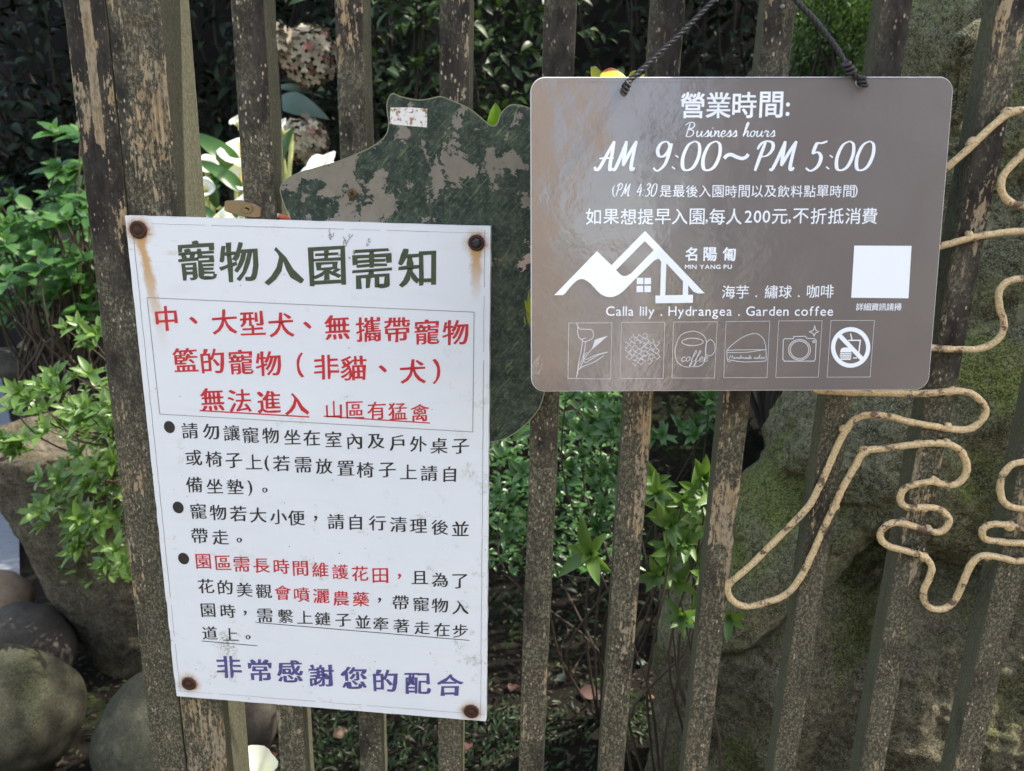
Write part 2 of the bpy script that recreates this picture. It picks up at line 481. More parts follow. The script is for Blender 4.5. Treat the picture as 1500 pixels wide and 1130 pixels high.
def build_ground():
    xs = np.concatenate([np.linspace(-60, -4.2, 8), np.linspace(-4, 3, 190), np.linspace(3.3, 60, 8)])
    ys = np.concatenate([np.linspace(-60, -2, 8), np.linspace(-1.8, .2, 10), np.linspace(.25, 4.4, 190), np.linspace(5, 60, 8)])
    vs = [(x, y, ground_h(x, y)) for y in ys for x in xs]
    nx = len(xs)
    fs = [(j * nx + i, j * nx + i + 1, (j + 1) * nx + i + 1, (j + 1) * nx + i) for j in range(len(ys) - 1) for i in range(nx - 1)]
    t = NT('damp_soil_moss_and_bank_shade')
    o = t.co()
    n1 = t.noise(o, 5, 5, .6); n2 = t.noise(o, 60, 6, .7); n3 = t.noise(o, 260, 4, .75)
    c = t.mix(n2, (.007, .006, .005), (.028, .023, .017))
    c = t.mix(t.math('MULTIPLY', t.step(n3, .56, .72), .6), c, (.06, .052, .038))
    c = t.mix(t.math('MULTIPLY', t.step(n1, .50, .64), t.step(n2, .42, .58)), c, (.030, .050, .014))
    c = t.mix(t.step(t.sep()[1], 2.3, 2.9), c, (.006, .0055, .005))  # soil darkened behind the hedge, painting in its black shaded gaps
    far = t.step(t.sep()[1], -.35, -.55)       # trodden pale paving where visitors stand, in front of the fence
    c = t.mix(far, c, t.mix(n2, (.16, .14, .115), (.24, .215, .18)))
    m = t.fin(c, .95, t.bump(t.math('ADD', n2, n3), .9, .012), spec=.15)
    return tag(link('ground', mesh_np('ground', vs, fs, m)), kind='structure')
build_ground()

# pale paved path far left
pth = MB()
P0 = atz(-70, 505, .012); P1 = atz(0, 505, .012); P2 = atz(9, 560, .012); P3 = atz(21, 612, .012); P4 = atz(26, 700, .012); P5 = atz(30, 900, .012); P6 = atz(-160, 900, .012)
pth.add([P0, P1, P2, P3, P4, P5, P6], [(6, 5, 4, 3, 2, 1, 0)])
pt = NT('pale_blue_grey_paving')
pn = pt.noise(pt.vec((1, 9, 1)), 9, 4)
mp = pt.fin(pt.mix(pn, (.16, .175, .20), (.28, .295, .32)), .7, pt.bump(pn, .4, .01))
tag(pth.build('path', mp), kind='structure')

# ------------------------------------------------------------ fence
def plank(name, x0, x1, depth, z0, z1, parent, mats, seed, yf=0.0, recess=None, wear=1.0):
    """squared timber: four sides with rounded, nibbled arrises; front faces slot 0, sides slot 1"""
    w = x1 - x0; cx = (x0 + x1) / 2
    r = .0016
    ring = []                                           # (x, y, side)
    nf = 7
    for k in range(nf): ring.append((x0 + r + (w - 2 * r) * k / (nf - 1), yf, 0))
    ring += [(x1 - r * .3, yf + r * .3, 0)]
    for k in range(4): ring.append((x1, yf + r + (depth - 2 * r) * k / 3, 1))
    for k in range(4): ring.append((x1 - r - (w - 2 * r) * k / 3, yf + depth, 1))
    for k in range(4): ring.append((x0, yf + depth - r - (depth - 2 * r) * k / 3, 1))
    ring += [(x0 + r * .3, yf + r * .3, 0)]
    n = len(ring)
    zs = np.arange(z0, z1, .007)
    vs = []; fs = []; fm = []
    bow = rnd.uniform(-.0012, .0012)
    for z in zs:
        sway = bow * math.sin((z - z0) * 2.2) + .0007 * noise.noise(Vector((seed * 9, z * 6, 0)))
        for k, (x, y, s_) in enumerate(ring):
            q = Vector((x * 40 + seed * 31, y * 40, z * 28))
            d = noise.noise(q) * .0004
            # chips at the corners
            corner = 1.0 if (k in (0, nf - 1, nf, n - 1)) else 0.0
            chip = max(0, noise.noise(Vector((seed * 17 + (x > cx) * 50, z * 38, z * 7))) - .18) * .004 * corner * wear
            dx = (-1 if x > cx else 1) * chip
            vs.append((x + sway + dx + d, y + d + chip * .8, z))
    for i in range(len(zs) - 1):
        for k in range(n):
            a = i * n + k; b = i * n + (k + 1) % n
            fs.append((a, b, b + n, a + n)); fm.append(0 if (ring[k][2] == 0 and ring[(k + 1) % n][2] == 0) else 1)
    fs.append(tuple(range(n - 1, -1, -1))); fm.append(1); fs.append(tuple((len(zs) - 1) * n + k for k in range(n))); fm.append(1)
    base = Vector((cx, yf, z0))
    off = base - (Vector(parent.location) if parent is not None else Vector())
    me = mesh_np(name, np.array(vs) - np.array(base), fs, mats, fm, True)
    me.set_sharp_from_angle(angle=math.radians(40))
    return link(name, me, parent, off if parent is not None else base)

Z0, Z1 = .06, 1.98
WM = [M['bar'], M['algae']]; WT = [M['bar_tan'], M['algae']]
post = plank('fence_post', -.5415, -.4962, .06, 0.0, 2.05, None, [M['post'], M['algae']], 1)
tag(post, 'dark timber post with a long bare tan scrape, outermost left', 'post')

fence = empty('picket_fence', (0, 0, 0))
tag(fence, 'tall fence of flaking dark pickets between the two notice boards and the mossy rock', 'fence')
# stile with a shallow chiselled housing
def stile():
    x0, x1, dep = -.4948, -.4375, .062
    nx, zs = 30, np.arange(0.0, 2.03, .0055)
    rx0, rz1 = at(187, 28).x, at(187, 28).z
    rx1 = at(228, 28).x
    xs = np.linspace(x0, x1, nx)
    vs = []; fs = []; fm = []
    for z in zs:
        for x in xs:
            e = min(x - x0, x1 - x)
            y = .0014 * (1 - sst(0, .0018, e)) + .0005 * noise.noise(Vector((x * 60, 0, z * 22)))
            ins = sst(rx0 - .0007, rx0 + .0007, x) * (1 - sst(rx1 - .0007, rx1 + .0007, x)) * (1 - sst(rz1 - .0007, rz1 + .0007, z)) * sst(rz1 - .30, rz1 - .1, z)
            y += .0030 * ins
            if e < .003: y += max(0, noise.noise(Vector((z * 40, 7 + (x > -.46) * 9, 3))) - .15) * .005
            vs.append((x, y, z))
        vs.append((x1 + .0002 * noise.noise(Vector((z * 30, 1, 1))), .004, z)); vs.append((x1, dep, z)); vs.append((x0, dep, z))
    n = nx + 3
    for i in range(len(zs) - 1):
        for k in range(n):
            a = i * n + k; b = i * n + (k + 1) % n
            fs.append((a, b, b + n, a + n)); fm.append(0 if k < nx - 1 else 1)
    fs.append(tuple(range(n - 1, -1, -1))); fm.append(1)
    fs.append(tuple((len(zs) - 1) * n + k for k in range(n))); fm.append(1)
    me = mesh_np('stile', vs, fs, WT, fm, True); me.set_sharp_from_angle(angle=math.radians(35))
    return link('stile', me, fence)
stile()
X0B, SP = -.03167, .1044
bars = [(-.3630, -.3275), (-.2555, -.2260), (-.1500, -.1195), (-.0465, -.0150), (.0560, .0880), (.1620, .1915), (.2690, .2970), (.3720, .4010)]
bars += [(.4790, .5090), (.5840, .6140), (.6900, .7200)]
# the same bars go on to the left of the gate post, out of frame
bars += [(-.665 - .1044 * k, -.635 - .1044 * k) for k in range(3)]
for i, (a, b) in enumerate(bars):
    if i >= 11:
        continue
    plank('picket', a, b, .029 if i else .030, Z0, Z1, fence, WT if i in (4, 5, 6, 7) else WM, 3 + i)
for px, py in ((1146, 10),):
    c = at(px, py, -.0003); mb = MB(); mb.lathe([(.0023, -.001), (.0022, .0004), (.0012, .0008), (.0001, .0008)], c, (0, -1, 0), 12)
    mb.build('nail_head', m_plain('dull_nail', (.20, .20, .20), .45, .7, .3, 300), fence, True)
for zc in (.34, 1.88):
    r_ = MB(); r_.box((.141, .050, zc), (.577, .0195, .035)); r_.build('rail', M['algae'], fence)

# ------------------------------------------------------------ prints
_gl = {}
def glyph(ch):
    if ch in _gl: return _gl[ch]
    cu = bpy.data.curves.new('glyph', 'FONT'); cu.resolution_u = 3; cu.body = ch
    ob = bpy.data.objects.new('glyph', cu); me = ob.to_mesh()
    n = len(me.vertices)
    v = np.zeros(n * 3); me.vertices.foreach_get('co', v); v = v.reshape(-1, 3)[:, :2].copy()
    # merge doubles so outlines can be fattened
    key = {}; idx = []; uv = []
    for p in v:
        k = (round(p[0], 4), round(p[1], 4))
        if k not in key: key[k] = len(uv); uv.append(p)
        idx.append(key[k])
    v = np.array(uv) if uv else np.zeros((0, 2))
    fs = []
    for p in me.polygons:
        f = [idx[i] for i in p.vertices]
        if len(set(f)) == len(f):
            a = v[f[0]]; b = v[f[1]]; c = v[f[2]]
            area = (b[0] - a[0]) * (c[1] - a[1]) - (b[1] - a[1]) * (c[0] - a[0])
            fs.append(f if area > 0 else f[::-1])
    ob.to_mesh_clear(); bpy.data.objects.remove(ob); bpy.data.curves.remove(cu)
    # outline normals
    cnt = {}
    for f in fs:
        for i in range(len(f)):
            e = (f[i], f[(i + 1) % len(f)])
            cnt[e] = 1
    nr = np.zeros_like(v)
    for (a, b) in cnt:
        if (b, a) not in cnt:
            d = v[b] - v[a]; L = np.hypot(*d) + 1e-9
            nn = np.array((d[1], -d[0])) / L
            nr[a] += nn; nr[b] += nn
    L = np.hypot(nr[:, 0], nr[:, 1]); L[L < 1e-6] = 1
    nr = nr / L[:, None]
    # mitre, limited
    _gl[ch] = (v, fs, nr)
    return _gl[ch]

class Plane:
    """a flat face in the world: origin, u right, v up, n towards the camera"""
    def __init__(s, o, u, v): s.o = Vector(o); s.u = Vector(u).normalized(); s.v = Vector(v).normalized(); s.n = s.u.cross(s.v).normalized()
    def hit(s, px, py):
        d = ray(px, py); t = (s.o - CAM).dot(s.n) / d.dot(s.n); return CAM + d * t
    def uv(s, px, py):
        p = s.hit(px, py) - s.o; return (p.dot(s.u), p.dot(s.v))
    def pt(s, u, v, h=0.0): return s.o + s.u * u + s.v * v + s.n * h
    def scale(s, px, py): return mpp(s.hit(px, py))

LAYER = .00025
def put_chars(mb, pl, items, size_px, bold=(0.0, 0.0), shear=0.0, brush=0.0, h=LAYER, xs=1.0, kind='cjk'):
    """items: (char, px, py of the glyph's centre)"""
    for ch, px, py in items:
        if ch == ' ': continue
        v, fs, nr = glyph(ch)
        if len(v) == 0: continue
        em = size_px * pl.scale(px, py)
        if kind == 'cjk' and ch not in '，。、':
            mn = v.min(0); mxx = v.max(0); c = (mn + mxx) / 2
            s_ = 1.0 if ch in '()（）:,.' or ord(ch) < 256 else min(1.35, .93 / max(mxx[0] - mn[0], mxx[1] - mn[1]))
        else:
            c = np.array(((v[:, 0].min() + v[:, 0].max()) / 2, .38)); s_ = 1.0
            if ch in '，。、': c = np.array(((v[:, 0].min() + v[:, 0].max()) / 2, (v[:, 1].min() + v[:, 1].max()) / 2))
        q = v.copy()
        if brush:
            w = np.array([1 + brush * noise.noise(Vector((p[0] * 5, p[1] * 5, ord(ch) % 97))) * 1.6 for p in v])
        else: w = np.ones(len(v))
        q[:, 0] += nr[:, 0] * bold[0] * w; q[:, 1] += nr[:, 1] * bold[1] * w
        q = (q - c) * s_
        if brush:
            q = q + np.array([(noise.noise(Vector((p[0] * 3, p[1] * 3, 9))) * .026, noise.noise(Vector((p[0] * 3, p[1] * 3, 5))) * .026) for p in q])
        q[:, 1] += q[:, 0] * shear
        u0, v0 = pl.uv(px, py)
        mb.add([pl.pt(u0 + a * em * xs, v0 + b * em, h) for a, b in q], fs)

def spaced(text, a, b, skip=0):
    n = len(text)
    return [(c, a[0] + (b[0] - a[0]) * i / (n - 1), a[1] + (b[1] - a[1]) * i / (n - 1)) for i, c in enumerate(text)]

def ribbon(mb, pl, uvs, w, h=LAYER, closed=False, cal=0.0, ends=True):
    """flat stroke along 2-D plane points; cal>0 thickens the down strokes like a pen"""
    n = len(uvs); L = []; R_ = []
    for i, p in enumerate(uvs):
        a = uvs[(i - 1) % n] if (closed or i > 0) else uvs[i]
        b = uvs[(i + 1) % n] if (closed or i < n - 1) else uvs[i]
        dx, dy = b[0] - a[0], b[1] - a[1]; l = math.hypot(dx, dy) or 1e-9
        dx /= l; dy /= l
        ww = w * (1 - cal + cal * abs(dy) ** 1.5) if cal else w
        if cal and not closed: ww *= .45 + .55 * math.sin(math.pi * min(1, max(0, (i + .6) / (n + .2)))) ** .5
        L.append((p[0] - dy * ww / 2, p[1] + dx * ww / 2)); R_.append((p[0] + dy * ww / 2, p[1] - dx * ww / 2))
    vs = []
    for i in range(n):
        hh = h + 2.2e-7 * i
        vs.append(pl.pt(*L[i], hh)); vs.append(pl.pt(*R_[i], hh))
    fs = [(2 * i, 2 * i + 1, 2 * i + 3, 2 * i + 2) for i in range(n - 1)]
    if closed: fs.append((2 * n - 2, 2 * n - 1, 1, 0))
    mb.add(vs, fs)

def line_px(mb, pl, pts, wpx, h=LAYER, closed=False, smooth=0, cal=0.0):
    uv = [Vector((*pl.uv(*p), 0)) for p in pts]
    if smooth: uv = catmull(uv, smooth, closed)
    elif len(uv) > 1:                                       # keep corners crisp: subdivide ends
        pass
    w = wpx * pl.scale(*pts[0])
    if smooth or len(uv) == 2:
        ribbon(mb, pl, [(p.x, p.y) for p in uv], w, h, closed, cal)
    else:
        n = len(uv); rg = range(n if closed else n - 1)
        for i in rg:
            a = uv[i]; b = uv[(i + 1) % n]; d = (b - a).normalized() * w / 2
            ribbon(mb, pl, [(a.x - d.x * .98, a.y - d.y * .98), (b.x + d.x * .98, b.y + d.y * .98)], w, h + (i % 2) * 8e-6, False)

def disc_px(mb, pl, px, py, r, h=LAYER, n=24, ell=1.0):
    u, v = pl.uv(px, py); rr = r * pl.scale(px, py)
    mb.add([pl.pt(u + rr * math.cos(2 * math.pi * k / n), v + rr * ell * math.sin(2 * math.pi * k / n), h) for k in range(n)], [tuple(range(n))])

def poly_px(mb, pl, loops, h=LAYER, raw=False):
    L = [[Vector((*(p if raw else pl.uv(*p)), 0)) for p in lp] for lp in loops]
    flat = [p for lp in L for p in lp]
    tris = tessellate_polygon(L)
    out = []
    for t in tris:
        a, b, c = (flat[i] for i in t)
        out.append(t if (b - a).cross(c - a).z > 0 else tuple(reversed(t)))
    mb.add([pl.pt(p.x, p.y, h) for p in flat], out)

# ------------------------------------------------------------ white notice board
WB_Y = -.013
wl = at(183, 316, WB_Y); wr = at(718.5, 332, WB_Y); wbl = at(258, 1020, WB_Y); wbr = at(712, 1057, WB_Y)
board = empty('notice_board', (wl.x, WB_Y + .004, wl.z))
tag(board, 'white pet rules notice with green, red, black and violet handwriting-style characters and rusty bolts', 'notice board')
wpl = Plane((0, WB_Y, 1.45), (1, 0, 0), (0, 0, 1))
CX = (wl.x + wbr.x) / 2
bolts = [(203, 337, 13.0), (698, 356, 12.0), (277, 1001.5, 10.5), (690.5, 1042, 11.0)]
RUST = []
for (px, py, r), run, lean in zip(bolts, (.15, .07, 0, 0), (.12, .0, 0, 0)):
    p = wpl.hit(px, py)
    RUST.append((p.x - board.location.x, p.z - board.location.z, r * mpp(p) * .9, run, .0085 if run else 0, lean))
M['white'] = m_whiteboard()
def board_mesh():
    """the panel: slightly wavy outline, rounded edge, 9 mm thick"""
    out = []
    def edge(a, b, n, amp):
        for i in range(n):
            t = i / n; p = a.lerp(b, t)
            k = noise.noise(Vector((p.x * 45, p.z * 45, 3))) * amp
            d = (b - a).normalized()
            out.append((p.x + d.z * k, p.z - d.x * k))
    edge(wl, wbl, 60, .0006); edge(wbl, wbr, 50, .0006); edge(wbr, wr, 60, .0006); edge(wr, wl, 50, .0006)
    mb = MB(); n = len(out)
    cx = sum(p[0] for p in out) / n; cz = sum(p[1] for p in out) / n
    vs = []
    for ins, y in ((.0, WB_Y + .0095), (.0, WB_Y + .0012), (.0012, WB_Y)):
        for x, z in out:
            dx = cx - x; dz = cz - z
            vs.append((x + (ins if dx > 0 else -ins) * (abs(dx) > .2), y, z + (ins if dz > 0 else -ins) * (abs(dz) > .32)))
    fs = []
    for r in range(2):
        for k in range(n):
            a = r * n + k; b = r * n + (k + 1) % n
            fs.append((a, b, b + n, a + n))
    fs.append(tuple(2 * n + k for k in range(n))); fs.append(tuple(range(n - 1, -1, -1)))
    mb.add(vs, fs)
    o = mb.build('panel', M['white'], board, auto=30)
    return o
board_mesh()
# dirty edge line a few millimetres in (the film's border)
def dline(name, pts, w, mat, pl=wpl, closed=False, parent=board, h=LAYER):
    mb = MB(); line_px(mb, pl, pts, w, h, closed); return mb.build(name, mat, parent)
M['grime'] = m_plain('grime_line', (.22, .21, .18), .7, 0, .6, 300)
mb = MB()
for a, b in (((186, 327), (716, 342)), ((193, 322), (264, 1013)), ((260, 1012), (710, 1047)), ((710, 338), (704, 1050))):
    n = 60
    pts = [(a[0] + (b[0] - a[0]) * i / n + rnd.uniform(-.35, .35), a[1] + (b[1] - a[1]) * i / n + rnd.uniform(-.35, .35)) for i in range(n + 1)]
    i = 0
    while i < n:
        j = min(n, i + rnd.randint(3, 12)); uv = [wpl.uv(*p) for p in pts[i:j + 1]]
        if len(uv) > 1: ribbon(mb, wpl, uv, .0006 * rnd.uniform(.4, 1.1), LAYER * .6)
        i = j + (rnd.random() < .35)
mb.build('film_edge', M['grime'], board)

mb = MB(); fr = random.Random(21)
for k, (cx, cy, rr) in enumerate(((486, 341, 7), (484, 347, 4), (508, 350, 9), (514, 344, 6), (506, 356, 5), (541, 353, 3.5), (539, 358, 3), (519, 370, 3), (512, 377, 2.5), (497, 372, 3))):
    lp = []
    for j in range(9):
        a = 2 * math.pi * j / 9; q = rr * fr.uniform(.45, 1.1); lp.append((cx + q * .6 * math.cos(a), cy + q * math.sin(a)))
    line_px(mb, wpl, lp[:fr.randint(6, 9)], .9, LAYER * 2 + k * 8e-6, False, 3)
mb.build('film_blister', M['grime'], board)
KS = .095
def wtext(items, size, mat, bold=(.012, .006), name='lettering'):
    mb = MB(); put_chars(mb, wpl, items, size, bold, KS, .95, xs=1.0); return mb.build(name, M[mat], board)
T1 = lambda x, y: (170 + x / 2.679, 300 + y / 2.679)
T2 = lambda x, y: (200 + x / 2.4036, 600 + y / 2.4036)
def pts_line(chars, pts, T): return [(c, *T(x, y)) for c, (x, y) in zip(chars, pts)]
wtext(pts_line('寵物入園需知', [(318, 220), (482, 226), (655, 240), (828, 242), (1005, 252), (1182, 248)], T1), 60, 'print_green', (.034, .012))
wtext(pts_line('中、大型犬、無攜帶寵物', [(198, 447), (305, 455), (425, 460), (535, 466), (648, 472), (752, 474), (868, 482), (990, 490), (1103, 492), (1220, 500), (1332, 502)], T1), 39, 'print_red', (.028, .008))
wtext(pts_line('籃的寵物（非貓、犬）', [(272, 610), (378, 614), (490, 618), (598, 624), (722, 630), (825, 638), (932, 642), (1048, 645), (1165, 655), (1258, 655)], T1), 39, 'print_red', (.028, .008))
wtext(pts_line('無法進入', [(378, 765), (485, 770), (600, 775), (708, 782)], T1), 37, 'print_red', (.028, .008))
wtext(pts_line('山區有猛禽', [(855, 805), (938, 806), (1022, 808), (1105, 812), (1192, 817)], T1), 28.5, 'print_red', (.016, .006))
dline('underline', [T1(328, 808), T1(758, 833)], 2.0, M['print_red']); dline('underline', [T1(815, 830), T1(1232, 857)], 1.8, M['print_red'])
dline('border_line', [T1(122, 365), T1(1405, 422), T1(1400, 892), T1(172, 822)], .9, M['grime'], closed=True)
for x, y in ((116, 62), (147, 345), (166, 525)):
    mb = MB(); disc_px(mb, wpl, *T2(x, y), 8.4, LAYER, 24, 1.12); mb.build('bullet_dot', M['print_black'], board)
B = (.020, -.002)
wtext(pts_line('請勿讓寵物坐在室內及戶外桌子', [(188, 75), (262, 78), (335, 83), (402, 90), (472, 92), (548, 97), (617, 100), (693, 105), (768, 112), (843, 112), (917, 118), (992, 122), (1065, 128), (1140, 130)], T2), 26, 'print_black', B)
wtext(pts_line('或椅子上(若需放置椅子上請自', [(202, 170), (272, 175), (342, 180), (412, 185), (459, 190), (510, 190), (587, 195), (660, 200), (737, 207), (805, 213), (882, 213), (957, 220), (1030, 225), (1103, 228)], T2), 26, 'print_black', B)
wtext(pts_line('備坐墊)。', [(203, 265), (275, 270), (347, 272), (400, 277), (452, 284)], T2), 26, 'print_black', B)
wtext(pts_line('寵物若大小便，請自行清理後並', [(218, 358), (287, 363), (358, 367), (428, 372), (500, 378), (563, 382), (630, 384), (702, 395), (772, 397), (848, 400), (922, 405), (993, 410), (1068, 415), (1140, 420)], T2), 26, 'print_black', B)
wtext(pts_line('帶走。', [(222, 445), (295, 450), (362, 460)], T2), 26, 'print_black', B)
wtext(pts_line('園區需長時間維護花田，', [(235, 535), (305, 540), (370, 545), (440, 550), (510, 553), (577, 560), (647, 565), (717, 572), (787, 578), (858, 585), (925, 588)], T2), 25.5, 'print_red', (.018, .006))
wtext(pts_line('且為了', [(997, 592), (1068, 600), (1138, 605)], T2), 25, 'print_black', B)
wtext(pts_line('花的美觀', [(245, 622), (312, 626), (380, 635), (448, 640)], T2), 25, 'print_black', B)
wtext(pts_line('會噴灑農藥', [(515, 645), (582, 652), (650, 657), (720, 665), (790, 668)], T2), 25.5, 'print_red', (.018, .006))
wtext(pts_line('，帶寵物入', [(855, 672), (930, 680), (1002, 685), (1068, 690), (1140, 697)], T2), 25, 'print_black', B)
wtext(pts_line('園時，需繫上鏈子並牽著走在步', [(252, 707), (322, 710), (382, 717), (452, 725), (525, 728), (592, 732), (655, 737), (727, 742), (797, 748), (860, 755), (932, 762), (1005, 768), (1075, 775), (1140, 780)], T2), 24, 'print_black', B)
wtext(pts_line('道上。', [(258, 787), (330, 792), (393, 802)], T2), 24, 'print_black', B)
dline('underline', [T2(423, 750), T2(1172, 813)], 1.1, M['print_black']); dline('underline', [T2(230, 815), T2(425, 832)], 1.1, M['print_black'])
wtext(pts_line('非常感謝您的配合', [(325, 907), (435, 918), (540, 922), (650, 937), (765, 945), (875, 955), (990, 965), (1103, 970)], T2), 39, 'print_blue', (.036, .012))

for i, (px, py, r) in enumerate(bolts):
    c = wpl.hit(px, py); R_ = r * mpp(c)
    mb = MB()
    mb.lathe([(R_ * .99, -.0006), (R_, .0012), (R_ * .93, .0022), (R_ * .72, .0026), (R_ * .62, .0016)], c, (0, -1, 0), 26)
    v = np.array(mb.v); 
    mb.v = [tuple(Vector(p) + Vector((noise.noise(Vector(p) * 500), 0, noise.noise(Vector(p) * 500 + Vector((9, 0, 0))))) * .0004) for p in mb.v]
    b_ = mb.build('bolt', M['bolt'], board, True)
    mc = MB(); hh = .0030 if i == 1 else .0012
    mc.lathe([(R_ * .58, .0010), (R_ * .58, hh), (R_ * .40, hh + .0012), (.0002, hh + .0014)], c, (0, -1, 0), 6 if i == 1 else 18)
    mc.build('bolt_head', M['boltc'] if i == 1 else M['bolt'], board, i != 1)

# ------------------------------------------------------------ green peeled board
GB = -.0035
gpl = Plane((0, GB, 1.45), (1, 0, 0), (0, 0, 1))
G = lambda x, y: (400 + x / 3.75, 120 + y / 3.75)
gout = [G(*p) for p in [(40, 590), (60, 552), (120, 510), (230, 475), (350, 440), (440, 405), (530, 365), (590, 325), (622, 290), (634, 250), (636, 215), (630, 180), (627, 115), (655, 66), (700, 82), (790, 100), (850, 96), (915, 82), (960, 95), (1040, 128), (1095, 160), (1150, 205), (1190, 238), (1215, 243), (1235, 225), (1250, 180), (1285, 140), (1310, 128), (1360, 130), (1405, 145), (1450, 165)]]
gout += [(800, 200), (812, 300), (800, 380), (777, 424), (773, 440), (771, 458), (775, 474), (785, 500), (798, 530), (800, 560), (793, 590), (785, 605), (770, 622), (745, 640), (722, 647), (690, 650), (600, 640), (500, 560), (450, 450), (430, 380)] + [G(95, 750), G(72, 700), G(50, 640)]
groot = empty('peeled_board', at(600, 400, GB))
tag(groot, 'dark green board cut in a leaf outline, its film peeling off, behind the white notice', 'board')
def green_board():
    uv = catmull([Vector((*gpl.uv(*p), 0)) for p in gout], 4, True)
    pts = [(p.x + noise.noise(p * 90) * .0005, p.y + noise.noise(p * 90 + Vector((5, 5, 5))) * .0005) for p in uv]
    mb = MB(); n = len(pts)
    tris = tessellate_polygon([[Vector((a, b, 0)) for a, b in pts]])
    vs = [gpl.pt(a, b, 0) for a, b in pts] + [gpl.pt(a, b, -.0026) for a, b in pts]
    fs = []
    for t in tris:
        a, b, c = (Vector((*pts[i], 0)) for i in t)
        t = t if (b - a).cross(c - a).z > 0 else tuple(reversed(t))
        fs.append(t); fs.append(tuple(n + i for i in reversed(t)))
    mb.add(vs, fs)
    side = [(k, k + n, (k + 1) % n + n, (k + 1) % n) for k in range(n)]
    ar = sum(pts[i][0] * pts[(i + 1) % n][1] - pts[(i + 1) % n][0] * pts[i][1] for i in range(n))
    mb.add(vs, side if ar > 0 else [tuple(reversed(f)) for f in side], 1)
    return mb.build('panel', [M['green'], M['edge_green']], groot)
mb = MB(); _uv = catmull([Vector((*gpl.uv(*p), 0)) for p in gout], 4, True)
ribbon(mb, gpl, [(p.x, p.y) for p in _uv], .0011, .0003, True)
M['edge_green'] = m_plain('mossy_board_edge', (.20, .21, .13), .7, 0, .4, 200)
mb.build('film_rim', M['edge_green'], groot)
green_board()
# sticker and screw
t = NT('rusty_white_sticker'); o_ = t.co()
c_ = t.mix(t.step(t.noise(o_, 130, 5, .7), .50, .60), (.74, .72, .70), (.30, .17, .08))
M['sticker'] = t.fin(c_, .6, t.bump(t.noise(o_, 300, 3), .4, .0006))
mb = MB(); poly_px(mb, gpl, [[(572, 158), (600, 157.5), (626, 159.5), (625.5, 187), (600, 185), (571, 182)]], .0004)
n0 = len(mb.v); mb.build('sticker', M['sticker'], groot)
c = gpl.hit(516, 283.5); R_ = 7.2 * mpp(c)
mb = MB(); mb.lathe([(R_, -.0008), (R_ * .98, .0008), (R_ * .6, .0016), (.0001, .0018)], c, (0, -1, 0), 22); scr = mb.build('screw', M['brass_dark'], groot, True)
mb = MB()
for a in (.5, .5 + math.pi / 2): mb.box(c + Vector((0, -.00185 - .0001 * (a > 1), 0)), (R_ * .5, .0003, R_ * .10), Matrix.Rotation(a, 3, 'Y'))
o_ = mb.build('screw_slot', M['black'], groot)

# ------------------------------------------------------------ brown hanging sign
c4 = [Vector((p[0], p[1], p[2] + EYE)) for p in ((-0.0532, -0.0619, 0.0919), (0.3364, -0.0204, 0.103), (0.3481, -0.0522, -0.188), (-0.0415, -0.0937, -0.1991))]
bpl = Plane(c4[3], c4[2] - c4[3], c4[0] - c4[3])
bpl.v = bpl.n.cross(bpl.u)
SWd, SHt = (c4[2] - c4[3]).length, (c4[0] - c4[3]).length
hang = empty('hanging_sign', c4[0].lerp(c4[1], .5))
tag(hang, 'glossy taupe opening-hours sign with rounded corners hanging from a black cord', 'sign')
T3 = lambda x, y: (750 + x / 2.239, 80 + y / 2.239)
HOLES = [(916.5, 127.5), (1260.5, 121)]
def brown_board():
    R0 = .0135
    out = []
    uvc = [bpl.uv(*p) for p in ((778, 574), (1360, 571.5), (1398, 112.5), (777, 113))]
    for k, (cx, cy) in enumerate(uvc):
        sx = 1 if k in (0, 3) else -1; sy = 1 if k in (0, 1) else -1
        a0 = {0: math.pi, 1: 1.5 * math.pi, 2: 0, 3: .5 * math.pi}[k]
        for j in range(9):
            a = a0 + j / 8 * math.pi / 2
            out.append((cx + sx * R0 + R0 * math.cos(a), cy + sy * R0 + R0 * math.sin(a)))
    holes = []
    for px, py in HOLES:
        u, v = bpl.uv(px, py); r = 6.0 * bpl.scale(px, py)
        holes.append([(u + r * math.cos(-2 * math.pi * k / 16), v + r * math.sin(-2 * math.pi * k / 16)) for k in range(16)])
    loops = [out] + holes
    L = [[Vector((*p, 0)) for p in lp] for lp in loops]
    flat = [p for lp in L for p in lp]
    TH = .003; E_ = .0007
    mb = MB(); n = len(flat)
    def lay(ins, h):
        vs = []
        for li, lp in enumerate(L):
            m = len(lp)
            for i, p in enumerate(lp):
                d = (lp[(i + 1) % m] - lp[i - 1]).normalized(); nn = Vector((-d.y, d.x, 0))
                q = p + nn * ins; vs.append(bpl.pt(q.x, q.y, h))
        return vs
    top = lay(E_, 0.0); mid = lay(0, -E_); bot = lay(0, -TH)
    tris = []
    for t in tessellate_polygon(L):
        a, b, c = (flat[i] for i in t)
        tris.append(t if (b - a).cross(c - a).z > 0 else tuple(reversed(t)))
    mb.add(top, tris, 0); mb.add(bot, [tuple(reversed(t)) for t in tris], 1)
    st = 0
    for a_, b_ in ((top, mid), (mid, bot)):
        st = 0; fs = []
        for lp in L:
            m = len(lp)
            for i in range(m):
                fs.append((st + i, n + st + i, n + st + (i + 1) % m, st + (i + 1) % m))
            st += m
        mb.add(a_ + b_, fs, 1)
    return mb.build('panel', [M['brown'], M['brown_edge']], hang)
brown_board()
